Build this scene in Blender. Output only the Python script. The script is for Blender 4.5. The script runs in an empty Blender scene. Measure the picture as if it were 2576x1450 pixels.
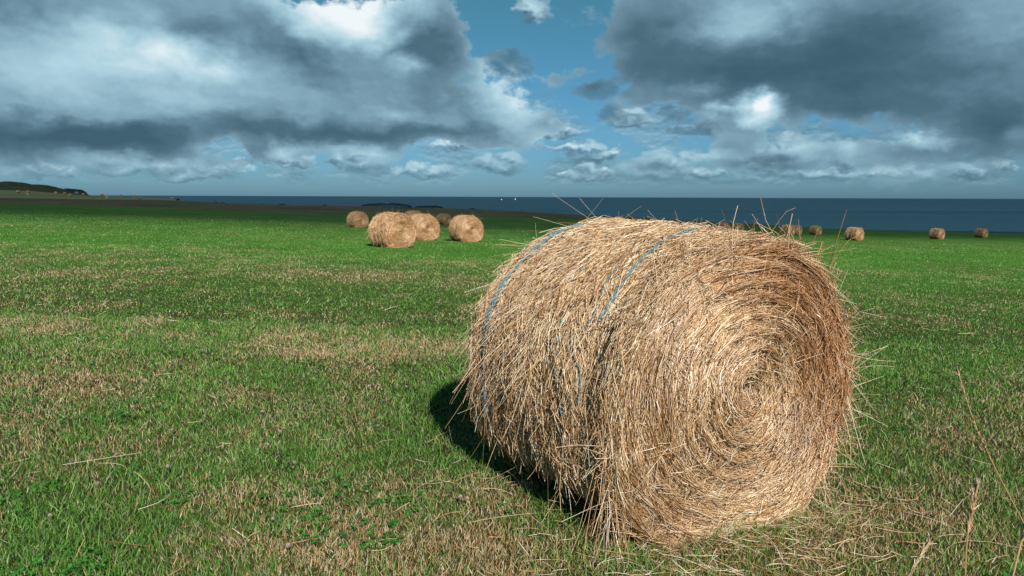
import bpy, math
import numpy as np
from mathutils import Matrix, Vector

R = math.radians
rng = np.random.default_rng(7)
scene = bpy.context.scene
COL = scene.collection

# ------------------------------------------------------------------ camera
CAMZ, LENS, PITCH, ROLL = 1.5, 26.0, 7.05, 0.22
F = 2576 * LENS / 36.0                      # focal length, in pixels of a 2576 x 1450 survey of the place
CM = Matrix.Rotation(R(90 - PITCH), 3, 'X') @ Matrix.Rotation(R(ROLL), 3, 'Z')
cam_d = bpy.data.cameras.new('camera')
cam = bpy.data.objects.new('camera', cam_d)
COL.objects.link(cam)
cam.location = (0, 0, CAMZ)
cam.rotation_euler = CM.to_euler()
cam_d.lens = LENS
cam_d.sensor_width = 36
cam_d.clip_start = 0.05
cam_d.clip_end = 300000
cam_d.dof.use_dof = True
cam_d.dof.focus_distance = 3.4
cam_d.dof.aperture_fstop = 8.0
scene.camera = cam

SUN_EL = 33.0
SUN_AZ = 17.5            # degrees to the right of straight behind the camera
SUN = Vector((math.sin(R(SUN_AZ)) * math.cos(R(SUN_EL)), -math.cos(R(SUN_AZ)) * math.cos(R(SUN_EL)), math.sin(R(SUN_EL))))


def ray(u, v):
    return CM @ Vector(((u - 1288) / F, -(v - 725) / F, -1.0))


def at(u, v, y):                            # survey bearing (u, v) at distance y ahead -> world point
    d = ray(u, v)
    k = y / d.y
    return Vector((d.x * k, y, CAMZ + d.z * k))


GA, GB = 0.0226, 0.03
GZ = GA * 3.3 + GB * 1.0 - .045


def zg(x, y):
    return GZ - GA * y - GB * x


def ground_at(u, v):
    d = ray(u, v)
    k = (GZ - CAMZ) / (d.z + GA * d.y + GB * d.x)
    return Vector((d.x * k, d.y * k, CAMZ + d.z * k))


def azel(u, v):
    d = ray(u, v).normalized()
    return math.degrees(math.atan2(d.x, d.y)), math.degrees(math.asin(d.z))


# ------------------------------------------------------------------ noise
def _hash(ix, iy, seed):
    h = (ix.astype(np.int64) * 374761393 + iy.astype(np.int64) * 668265263 + seed * 974711) & 0x7fffffff
    h = ((h ^ (h >> 13)) * 1274126177) & 0x7fffffff
    h = h ^ (h >> 16)
    return (h % 100003) / 100003.0


def vnoise(x, y, seed=0):
    x = np.asarray(x, float); y = np.asarray(y, float)
    ix = np.floor(x); iy = np.floor(y)
    fx = x - ix; fy = y - iy
    fx = fx * fx * (3 - 2 * fx); fy = fy * fy * (3 - 2 * fy)
    a = _hash(ix, iy, seed); b = _hash(ix + 1, iy, seed)
    c = _hash(ix, iy + 1, seed); d = _hash(ix + 1, iy + 1, seed)
    return (a * (1 - fx) + b * fx) * (1 - fy) + (c * (1 - fx) + d * fx) * fy


def fbm(x, y, seed=0, oct=4, gain=0.5):
    s = 0; a = 1; t = 0
    for i in range(oct):
        s = s + a * vnoise(np.asarray(x) * 2 ** i + 17.3 * i, np.asarray(y) * 2 ** i - 9.1 * i, seed + i)
        t += a; a *= gain
    return s / t                              # 0..1, mean .5


def sstep(a, b, x):
    t = np.clip((x - a) / (b - a), 0, 1)
    return t * t * (3 - 2 * t)


# ------------------------------------------------------------------ mesh building
def make_mesh(name, V, faces, col=None, mats=(), smooth=False, midx=None):
    """faces: list of (n, k) int arrays"""
    me = bpy.data.meshes.new(name)
    V = np.ascontiguousarray(V, dtype=np.float32).reshape(-1, 3)
    me.vertices.add(len(V))
    me.vertices.foreach_set('co', V.ravel())
    loops = np.concatenate([f.ravel() for f in faces]).astype(np.int32)
    tot = np.concatenate([np.full(len(f), f.shape[1], np.int32) for f in faces])
    start = np.concatenate([[0], np.cumsum(tot)[:-1]]).astype(np.int32)
    me.loops.add(len(loops))
    me.loops.foreach_set('vertex_index', loops)
    me.polygons.add(len(tot))
    me.polygons.foreach_set('loop_start', start)
    if col is not None:
        c = np.ones((len(V), 4), np.float32)
        c[:, :3] = col
        at_ = me.color_attributes.new('Col', 'FLOAT_COLOR', 'POINT')
        at_.data.foreach_set('color', c.ravel())
    for m in mats:
        me.materials.append(m)
    if midx is not None:
        me.polygons.foreach_set('material_index', np.asarray(midx, np.int32))
    me.update(calc_edges=True)
    if smooth:
        me.shade_smooth()
    me.validate()
    return me


def obj(name, me, parent=None):
    o = bpy.data.objects.new(name, me)
    COL.objects.link(o)
    if parent is not None:
        o.parent = parent
    return o


def tag(o, label=None, cat=None, group=None, kind=None):
    if label: o['label'] = label
    if cat: o['category'] = cat
    if group: o['group'] = group
    if kind: o['kind'] = kind
    return o


def thing(name, label, cat, loc=(0, 0, 0), rz=0, group=None):
    o = obj(name, None)
    o.location = loc
    o.rotation_euler = (0, 0, rz)
    return tag(o, label, cat, group)


def grid_faces(nu, nv):
    i, j = np.meshgrid(np.arange(nu - 1), np.arange(nv - 1), indexing='ij')
    a = (i * nv + j).ravel()
    return np.stack([a, a + nv, a + nv + 1, a + 1], 1)


def tubes(P, N, rad, sides=3, taper=1.0, flat=1.0):
    """P (n,k,3) paths, N (n,k,3) rough normals, rad (n,) -> verts, faces"""
    n, k, _ = P.shape
    T = np.gradient(P, axis=1)
    T /= np.linalg.norm(T, axis=2, keepdims=True) + 1e-9
    B = np.cross(T, N)
    B /= np.linalg.norm(B, axis=2, keepdims=True) + 1e-9
    N2 = np.cross(B, T)
    w = rad[:, None] * np.linspace(1, taper, k)[None, :]
    a = np.arange(sides) * 2 * math.pi / sides + math.pi / 2
    V = P[:, :, None, :] + w[:, :, None, None] * (np.sin(a)[None, None, :, None] * N2[:, :, None, :] * flat + np.cos(a)[None, None, :, None] * B[:, :, None, :])
    base = (np.arange(n) * k * sides)[:, None, None]
    kk = (np.arange(k - 1) * sides)[None, :, None]
    s = np.arange(sides)[None, None, :]
    s2 = (s + 1) % sides
    f = np.stack([base + kk + s, base + kk + s2, base + kk + sides + s2, base + kk + sides + s], -1).reshape(-1, 4)
    return V.reshape(-1, 3), f


def join(parts):
    """parts: list of (V, [faces], C) -> V, faces, C"""
    off = 0; Vs = []; Fs = []; Cs = []
    for V, fs, C in parts:
        Vs.append(V)
        for f in fs: Fs.append(f + off)
        Cs.append(np.broadcast_to(C, (len(V), 3)))
        off += len(V)
    return np.concatenate(Vs), Fs, np.concatenate(Cs)


# ------------------------------------------------------------------ materials
def new_mat(name):
    m = bpy.data.materials.new(name)
    m.use_nodes = True
    nt = m.node_tree
    nt.nodes.clear()
    return m, nt


def N_(nt, typ, **kw):
    n = nt.nodes.new(typ)
    for k, v in kw.items():
        if k in n.bl_rna.properties and not k.startswith('i_'):
            setattr(n, k, v)
    return n


def principled(nt, rough=0.6, spec=0.3):
    p = nt.nodes.new('ShaderNodeBsdfPrincipled')
    o = nt.nodes.new('ShaderNodeOutputMaterial')
    p.inputs['Roughness'].default_value = rough
    p.inputs['Specular IOR Level'].default_value = spec
    nt.links.new(p.outputs[0], o.inputs[0])
    return p, o


def attr_mat(name, rough=0.6, spec=0.3, transl=0.0, gain=(1, 1, 1), noise=0.0, nscale=30):
    m, nt = new_mat(name)
    p, o = principled(nt, rough, spec)
    a = nt.nodes.new('ShaderNodeAttribute'); a.attribute_name = 'Col'
    c = a.outputs['Color']
    if noise:
        tc = nt.nodes.new('ShaderNodeTexCoord')
        nz = nt.nodes.new('ShaderNodeTexNoise'); nz.inputs['Scale'].default_value = nscale; nz.inputs['Detail'].default_value = 6
        nt.links.new(tc.outputs['Object'], nz.inputs['Vector'])
        mr = nt.nodes.new('ShaderNodeMapRange'); mr.inputs[1].default_value = .25; mr.inputs[2].default_value = .75
        mr.inputs[3].default_value = 1 - noise; mr.inputs[4].default_value = 1 + noise
        nt.links.new(nz.outputs['Fac'], mr.inputs[0])
        vm = nt.nodes.new('ShaderNodeVectorMath'); vm.operation = 'SCALE'
        nt.links.new(c, vm.inputs[0]); nt.links.new(mr.outputs[0], vm.inputs['Scale'])
        c = vm.outputs[0]
        bp = nt.nodes.new('ShaderNodeBump'); bp.inputs['Strength'].default_value = .6; bp.inputs['Distance'].default_value = .02
        nt.links.new(nz.outputs['Fac'], bp.inputs['Height']); nt.links.new(bp.outputs[0], p.inputs['Normal'])
    nt.links.new(c, p.inputs['Base Color'])
    if transl:
        t = nt.nodes.new('ShaderNodeBsdfTranslucent')
        nt.links.new(c, t.inputs[0])
        mx = nt.nodes.new('ShaderNodeMixShader'); mx.inputs[0].default_value = transl
        nt.links.new(p.outputs[0], mx.inputs[1]); nt.links.new(t.outputs[0], mx.inputs[2])
        nt.links.new(mx.outputs[0], o.inputs[0])
    return m


def plain_mat(name, col, rough=0.6, spec=0.3, nscale=20, amt=0.25):
    m, nt = new_mat(name)
    p, o = principled(nt, rough, spec)
    tc = nt.nodes.new('ShaderNodeTexCoord')
    nz = nt.nodes.new('ShaderNodeTexNoise'); nz.inputs['Scale'].default_value = nscale; nz.inputs['Detail'].default_value = 5
    nt.links.new(tc.outputs['Object'], nz.inputs['Vector'])
    cr = nt.nodes.new('ShaderNodeValToRGB')
    cr.color_ramp.elements[0].position = .3; cr.color_ramp.elements[1].position = .7
    cr.color_ramp.elements[0].color = [c * (1 - amt) for c in col] + [1]
    cr.color_ramp.elements[1].color = [min(1, c * (1 + amt)) for c in col] + [1]
    nt.links.new(nz.outputs['Fac'], cr.inputs[0]); nt.links.new(cr.outputs[0], p.inputs['Base Color'])
    return m


M_straw = attr_mat('straw', rough=0.30, spec=0.9)
M_core = attr_mat('packed_straw', rough=0.8, spec=0.1, noise=.45, nscale=60)
M_blade = attr_mat('grass_blade', rough=0.55, spec=0.25, transl=0.28)
M_ground = attr_mat('field_soil', rough=0.95, spec=0.05, noise=.30, nscale=9)
M_rough = attr_mat('rough_grass_land', rough=0.95, spec=0.05, noise=.45, nscale=.9)
M_far = attr_mat('far_land', rough=0.95, spec=0.05, noise=.3, nscale=.06)
M_twine = plain_mat('blue_twine', (0.115, 0.23, 0.27), .5, .3, 300)
M_white = plain_mat('white_paint', (0.8, 0.8, 0.8), .4, .4, 3, .05)
M_wood = plain_mat('weathered_wood', (0.12, 0.1, 0.08), .8, .2, 8)
M_wire = plain_mat('fence_wire', (0.15, 0.15, 0.15), .5, .4, 8)

# ------------------------------------------------------------------ the hay field
DRY = [(900, 695, 330, 15, .75), (200, 694, 240, 11, .4), (930, 866, 200, 30, .75), (700, 895, 170, 22, .45), (1150, 664, 70, 7, .6),
       (70, 826, 110, 18, .3), (255, 969, 120, 26, .4), (600, 963, 150, 26, .4), (700, 1225, 170, 45, .4), (590, 1385, 220, 45, .4),
       (1000, 1400, 450, 90, .38), (1150, 1210, 230, 50, .25), (2250, 1330, 320, 110, .75), (2200, 800, 80, 20, .5), (2300, 690, 200, 10, .3),
       (1250, 1330, 300, 70, .30), (2350, 1130, 150, 26, .25), (350, 1240, 120, 30, .2)]
GREEN = [(560, 1050, 70, 18, .8), (720, 955, 90, 16, .55), (1240, 1150, 110, 30, .9), (800, 760, 280, 14, .4), (300, 740, 280, 20, .35),
         (2300, 900, 260, 60, .45), (60, 1290, 110, 70, .4), (420, 1180, 120, 28, .3), (1330, 1240, 90, 22, .5), (1000, 630, 700, 18, .3),
         (2330, 650, 250, 14, .3), (420, 830, 180, 20, .3), (1090, 1000, 70, 40, .5)]


def _patch(lst):
    out = []
    for u, v, ru, rv, a in lst:
        c = ground_at(u, v); e = ground_at(u + ru, v)
        f1 = ground_at(u, v + rv); f2 = ground_at(u, v - rv)
        out.append((c.x, (f1.y + f2.y) / 2, abs(e.x - c.x), max(.08, abs(f2.y - f1.y) / 2), c.x / c.y, a))
    return out


DRYW, GREENW = _patch(DRY), _patch(GREEN)


def dryness(x, y):
    """share of dry stubble at a place, 0..1"""
    wx = x + .5 * (fbm(x * 1.2, y * 1.2, 41) - .5) * (1 + y * .1)
    wy = y + .6 * (fbm(x * 1.2, y * 1.2, 47) - .5) * (1 + y * .1)
    d = 0.27 - .14 * sstep(4.5, 16, y) - .06 * sstep(20, 50, y)
    d = d + (fbm(x * 1.6, y * 1.0, 11, 5, .62) - .5) * 1.6 * (1 - .35 * sstep(15, 40, y)) + (fbm(x * .12, y * .06, 13, 3) - .5) * .4
    for cx, cy, rx, ry, sk, a in DRYW:
        xx = wx - cx - sk * (wy - cy)
        d = d + .8 * a * np.exp(-(xx / rx) ** 2 - ((wy - cy) / ry) ** 2)
    for cx, cy, rx, ry, sk, a in GREENW:
        xx = wx - cx - sk * (wy - cy)
        d = d - a * np.exp(-(xx / rx) ** 2 - ((wy - cy) / ry) ** 2)
    return np.clip(d, 0.015, .95)


def bumps(x, y):
    return .035 * (fbm(x * 1.1, y * 1.1, 3, 3) - .5) * sstep(1.0, 2.0, np.hypot(x, y)) + .12 * (fbm(x * .12, y * .12, 5, 2) - .5) * sstep(6, 20, y)


EDGE = [(-900, 497), (-400, 505), (0, 512), (240, 519), (480, 527), (691, 535), (930, 541.7), (1094, 544.4), (1383, 550.6), (1800, 564), (2100, 577), (2576, 590), (3000, 601), (3500, 612)]
TOP = [(-900, 486), (-400, 493), (0, 498), (228, 502), (400, 503.5), (480, 507.5), (560, 511), (691, 515.5), (906, 519.2), (1121, 524), (1228, 528.5), (1383, 536.5), (1600, 548), (1800, 558), (2000, 571), (2150, 579), (2300, 583), (2400, 585.5), (2576, 588), (3000, 600), (3500, 611)]
eu = np.array([e[0] for e in EDGE], float); ev = np.array([e[1] for e in EDGE], float)
tu = np.array([e[0] for e in TOP], float); tv = np.array([e[1] for e in TOP], float)


def edge_point(u):
    d = ray(u, float(np.interp(u, eu, ev)))
    k = (GZ - CAMZ) / (d.z + GA * d.y + GB * d.x)
    if k < 0 or d.y * k > 190: k = 190 / d.y
    return Vector((d.x * k, d.y * k, CAMZ + d.z * k))


us = np.linspace(-880, 3480, 120)
EP = np.array([edge_point(float(u)) for u in us])
et = EP[:, 0] / EP[:, 1]


def edge_y(t):
    return np.interp(t, et, EP[:, 1])


def edge_z(t):
    return np.interp(t, et, EP[:, 2])


# rows of the field run from behind the camera out to the field's far edge
tt = np.linspace(-1.05, 1.05, 340)
nr = 300
s = np.linspace(0, 1, nr)
X = []; Y = []
Yrow = 1.9 * (1 / (1 - s * .9)) ** 1.0
q = (np.exp(s * 4.6) - 1) / (math.exp(4.6) - 1)
Yg = 1.2 + (edge_y(tt)[:, None] - 1.2) * q[None, :]
Xg = tt[:, None] * Yg
zplane = zg(Xg, Yg)
Yend = edge_y(tt)[:, None]
corr = (edge_z(tt)[:, None] - zg(tt[:, None] * Yend, Yend))
Zg = zplane + corr * sstep(.5, 1.0, Yg / Yend) + bumps(Xg, Yg)
dr = dryness(Xg, Yg)
farw = sstep(6, 28, Yg)[..., None]
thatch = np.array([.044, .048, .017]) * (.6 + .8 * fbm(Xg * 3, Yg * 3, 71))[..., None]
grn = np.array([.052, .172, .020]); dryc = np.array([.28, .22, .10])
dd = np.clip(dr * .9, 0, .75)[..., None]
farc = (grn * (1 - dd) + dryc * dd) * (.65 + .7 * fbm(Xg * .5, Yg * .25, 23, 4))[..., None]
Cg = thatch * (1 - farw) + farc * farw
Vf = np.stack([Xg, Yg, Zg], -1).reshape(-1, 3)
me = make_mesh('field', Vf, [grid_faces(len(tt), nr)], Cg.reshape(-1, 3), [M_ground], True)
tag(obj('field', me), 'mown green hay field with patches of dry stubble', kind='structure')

# the rest of the field, round and behind the camera
gx, gy = np.meshgrid(np.linspace(-160, 160, 80), np.linspace(-160, 1.6, 60), indexing='ij')
gy2 = gy
Vb = np.stack([gx, gy2, zg(gx, gy2) - .03], -1).reshape(-1, 3)
Cb = np.broadcast_to(np.array([.06, .11, .03]), Vb.shape)
tag(obj('ground', make_mesh('ground', Vb, [grid_faces(80, 60)], Cb, [M_ground], True)), kind='structure')


def zfield(x, y):
    t = np.clip(x / np.maximum(y, .1), -1.05, 1.05)
    ye = edge_y(t)
    return zg(x, y) + (edge_z(t) - zg(t * ye, ye)) * sstep(.5, 1.0, y / ye) + bumps(x, y)


# rough cliff-top land beyond the field
SEA = -46.0
nu, nv = 260, 60
uu = np.linspace(-880, 3480, nu)
Vr = np.zeros((nu, nv, 3)); Cr = np.zeros((nu, nv, 3))
STRIP = {}
for i, u in enumerate(uu):
    e = edge_point(float(u))
    vt = float(np.interp(u, tu, tv)) - 1.2 * (fbm(np.array(u / 30.), np.array(3.3), 5, 3) - .5)
    ve = float(np.interp(u, eu, ev))
    ytop = e.y + 15 + 85 * float(sstep(0, 22, ve - vt))
    tpt = at(u, vt, ytop)
    STRIP[float(u)] = tpt
    for j in range(nv):
        s_ = j / (nv - 1)
        if s_ < .7:
            q_ = s_ / .7
            y = e.y - .5 + (ytop - e.y + .5) * q_
            z = e.z + (tpt.z - e.z) * (q_ ** 1.15)
            x = e.x / e.y * (1 - q_) * y + tpt.x / tpt.y * q_ * y
            z += .5 * (fbm(np.array(x * .15), np.array(y * .15), 9, 3) - .5) * math.sin(q_ * math.pi)
            if j == 0: z -= .25
        else:
            q_ = (s_ - .7) / .3
            y = ytop + 220 * q_
            x = tpt.x / tpt.y * y
            z = tpt.z + (SEA - 8 - tpt.z) * (q_ ** 1.3)
            if u < 520:                       # on the left the land runs on as another field
                z = tpt.z - 1.5 * q_ - (6 * q_ if u > 400 else 0)
        Vr[i, j] = (x, y, z)
nzz = fbm(Vr[..., 0] * .08, Vr[..., 1] * .05, 31, 4)[..., None]
Cr = np.array([.115, .095, .05]) * (1 - nzz) * 1.5 + np.array([.065, .08, .035]) * nzz
tag(obj('rough_land', make_mesh('rough_land', Vr.reshape(-1, 3), [grid_faces(nu, nv)], Cr.reshape(-1, 3), [M_rough], True)), 'strip of rough brown cliff-top grass beyond the field', kind='structure')

# pale stubble field farther off on the left
FT = [(-900, 470), (-400, 474), (0, 478.5), (80, 481), (215, 492.5), (282, 494.5), (376, 497.5), (440, 502.5), (483, 507.5), (520, 512)]
fu = np.array([a[0] for a in FT], float); fv = np.array([a[1] for a in FT], float)
nu2, nv2 = 120, 40
Vp = np.zeros((nu2, nv2, 3))
for i, u in enumerate(np.linspace(-880, 515, nu2)):
    k0 = min(STRIP, key=lambda k: abs(k - u)); p0 = STRIP[k0]
    vt = float(np.interp(u, fu, fv))
    for j in range(nv2):
        q_ = j / (nv2 - 1)
        if q_ < .75:
            w = q_ / .75
            y = p0.y - 4 + (640 - p0.y) * w
            v_ = (float(np.interp(u, tu, tv)) + 1.5) * (1 - w) + vt * w
            Vp[i, j] = at(float(u), v_, y)
        else:
            w = (q_ - .75) / .25
            b = at(float(u), vt, 636)
            Vp[i, j] = (b.x * (1 + .3 * w), b.y * (1 + .3 * w), b.z - (b.z - SEA + 5) * w ** 1.5 * (1.0 if u > 60 else .4))
nzz = fbm(Vp[..., 0] * .02, Vp[..., 1] * .01, 37, 4)[..., None]
Cp = np.array([.27, .24, .12]) * nzz * 1.2 + np.array([.14, .19, .07]) * (1 - nzz) * 1.1
tag(obj('far_field', make_mesh('far_field', Vp.reshape(-1, 3), [grid_faces(nu2, nv2)], Cp.reshape(-1, 3), [M_far], True)), 'pale mown field far off on the left', kind='structure')


def ridge(name, prof, y0, depth, col_fn, label, seed, back=0.5):
    """a hill or headland whose skyline follows prof [(u, v)]"""
    pu = np.array([p[0] for p in prof], float); pv = np.array([p[1] for p in prof], float)
    n1, n2 = 140, 26
    V = np.zeros((n1, n2, 3))
    for i, u in enumerate(np.linspace(pu[0], pu[-1], n1)):
        v = float(np.interp(u, pu, pv)) + .9 * (fbm(np.array(u / 9.), np.array(1.), seed, 3) - .5)
        c = at(float(u), v, y0)
        for j in range(n2):
            a = j / (n2 - 1)
            if a < .6:
                w = a / .6
                y = y0 - depth * (1 - w)
                z = SEA - 6 + (c.z - SEA + 6) * math.sin(w * math.pi / 2) ** .8
                z += 4 * (fbm(np.array(c.x * .02 + 5), np.array(y * .03), seed + 3, 3) - .5) * math.sin(w * math.pi)
            else:
                w = (a - .6) / .4
                y = y0 + depth * w * 1.2
                z = SEA - 6 + (c.z - SEA + 6) * math.cos(w * math.pi / 2)
            V[i, j] = (c.x * y / y0 * .3 + c.x * .7, y, z)
    C = col_fn(V)
    return tag(obj(name, make_mesh(name, V.reshape(-1, 3), [grid_faces(n1, n2)], C.reshape(-1, 3), [M_far], True)), label, kind='structure')


def hill_col(V):
    n = fbm(V[..., 0] * .03, V[..., 2] * .06, 61, 4)[..., None]
    return np.array([.038, .05, .03]) * (1 - n) * 1.6 + np.array([.11, .105, .05]) * n * .8


def chalk_col(V):
    n = fbm(V[..., 0] * .05, V[..., 2] * .05, 67, 4)
    zt = V[..., 2]
    m = (sstep(.50, .62, n) * (zt > -20))[..., None]
    top = np.array([.035, .045, .03])
    return top * (1 - m) + np.array([.42, .42, .40]) * m


ridge('headland', [(118, 480), (126, 474), (133, 472.5), (150, 473), (180, 475.2), (204, 477), (211, 481), (215, 486), (217, 500)], 1700, 60, chalk_col, 'dark headland with chalk cliff at the sea', 5)
ridge('hills', [(-700, 470), (-300, 463), (-80, 468), (0, 460), (24, 456.6), (40, 458.3), (56, 463.5), (72, 466.5), (84, 467.2), (90, 464.6), (97, 464.4), (107, 468), (116, 472.5), (124, 477.5), (140, 481), (165, 484.5), (200, 489.5), (216, 493)], 1350, 300, hill_col, 'dark green hills on the left skyline', 8)

# the sea
mS, nt = new_mat('sea_water')
p, o = principled(nt, .35, .5)
tc = nt.nodes.new('ShaderNodeTexCoord')
mp = nt.nodes.new('ShaderNodeMapping'); mp.inputs['Scale'].default_value = (.00022, .0045, 1)
nz = nt.nodes.new('ShaderNodeTexNoise'); nz.inputs['Scale'].default_value = 1; nz.inputs['Detail'].default_value = 8
nt.links.new(tc.outputs['Object'], mp.inputs[0]); nt.links.new(mp.outputs[0], nz.inputs['Vector'])
cr = nt.nodes.new('ShaderNodeValToRGB')
cr.color_ramp.elements[0].position = .3; cr.color_ramp.elements[0].color = (.009, .034, .058, 1)
cr.color_ramp.elements[1].position = .7; cr.color_ramp.elements[1].color = (.020, .064, .096, 1)
nt.links.new(nz.outputs['Fac'], cr.inputs[0]); sxy = nt.nodes.new('ShaderNodeSeparateXYZ'); nt.links.new(tc.outputs['Object'], sxy.inputs[0])
mr = nt.nodes.new('ShaderNodeMapRange'); mr.interpolation_type = 'SMOOTHSTEP'
nt.links.new(sxy.outputs[1], mr.inputs[0]); mr.inputs[1].default_value = 900; mr.inputs[2].default_value = 2600
mxs = nt.nodes.new('ShaderNodeMix'); mxs.data_type = 'RGBA'
nt.links.new(mr.outputs[0], mxs.inputs[0]); mxs.inputs[6].default_value = (.016, .058, .082, 1); nt.links.new(cr.outputs[0], mxs.inputs[7])
nt.links.new(mxs.outputs[2], p.inputs['Base Color'])
n2 = nt.nodes.new('ShaderNodeTexNoise'); n2.inputs['Scale'].default_value = .12; n2.inputs['Detail'].default_value = 4
nt.links.new(tc.outputs['Object'], n2.inputs['Vector'])
bp = nt.nodes.new('ShaderNodeBump'); bp.inputs['Strength'].default_value = 1.0; bp.inputs['Distance'].default_value = 4.0
nt.links.new(n2.outputs['Fac'], bp.inputs['Height']); nt.links.new(bp.outputs[0], p.inputs['Normal'])
p.inputs['Specular IOR Level'].default_value = .12
p.inputs['Roughness'].default_value = .6
sv = np.array([(-90000, 120, SEA), (90000, 120, SEA), (90000, 90000, SEA), (-90000, 90000, SEA)], float)
tag(obj('sea', make_mesh('sea', sv, [np.array([[0, 1, 2, 3]])], None, [mS])), 'dark blue sea up to the horizon', kind='structure')

# an unseen cloud high up behind the camera, shaped so its shade falls on the far end of the field
CA = 1500.0
off = SUN / SUN.z * CA
n1, n2_ = 90, 160
mC = plain_mat('cloud_white', (0.75, 0.77, 0.8), 1.0, 0.0, .01, .05)
cn = mC.node_tree
ctr_ = cn.nodes.new('ShaderNodeBsdfTransparent'); cmx = cn.nodes.new('ShaderNodeMixShader'); cmx.inputs[0].default_value = .44
cou = [n for n in cn.nodes if n.type == 'OUTPUT_MATERIAL'][0]; cpr = [n for n in cn.nodes if n.type == 'BSDF_PRINCIPLED'][0]
cn.links.new(cpr.outputs[0], cmx.inputs[1]); cn.links.new(ctr_.outputs[0], cmx.inputs[2]); cn.links.new(cmx.outputs[0], cou.inputs[0])
cxs = np.linspace(0, 1, n1)
ang = np.linspace(0, 2 * math.pi, n2_)


def shade_front(x):
    x = np.asarray(x, float)
    return 57 + np.maximum(0, x + 8) * .52 + 12 * (fbm(x * .03, x * 0 + 2, 91, 3) - .5) + np.maximum(0, -x - 60) * .05


xs = np.linspace(-1600, 900, n1)
ys = np.linspace(0, 1, n2_) ** 2
gx = np.broadcast_to(xs[:, None], (n1, n2_))
fr = shade_front(xs)[:, None]
gy = fr + (950 + 1400 * (1 - sstep(-420, -180, xs))[:, None] - fr) * ys[None, :]
lens = np.sin(np.linspace(0, math.pi, n1))[:, None] ** .5 * (4 * ys * (1 - ys))[None, :] ** .5
top = lens * (150 + 260 * fbm(gx * .006, gy * .006, 95, 5))
bot = -lens * (20 + 40 * fbm(gx * .01, gy * .01, 97, 4))
Vt = np.stack([gx + off.x, gy + off.y, CA + top], -1).reshape(-1, 3)
Vbt = np.stack([gx + off.x, gy + off.y, CA + bot - 1], -1).reshape(-1, 3)
gf = grid_faces(n1, n2_)
tag(obj('cloud', make_mesh('cloud', np.concatenate([Vt, Vbt]), [gf, gf[:, ::-1] + n1 * n2_], None, [mC], True)), 'broad unseen cloud that shades the far end of the field', kind='structure')


# ------------------------------------------------------------------ hay bales
STRAW_PAL = np.array([[.72, .51, .295], [.82, .65, .435], [.58, .355, .165], [.38, .195, .08], [.22, .105, .04], [.90, .78, .62]])
STRAW_W = np.array([.24, .20, .20, .16, .10, .10])


def straw_colors(n, g, dark=None):
    i = g.choice(len(STRAW_PAL), n, p=STRAW_W)
    c = STRAW_PAL[i] * g.uniform(.8, 1.15, (n, 1))
    if dark is not None:
        c = c * (1 - dark[:, None] * np.array([.42, .52, .60]))
    return c


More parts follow.
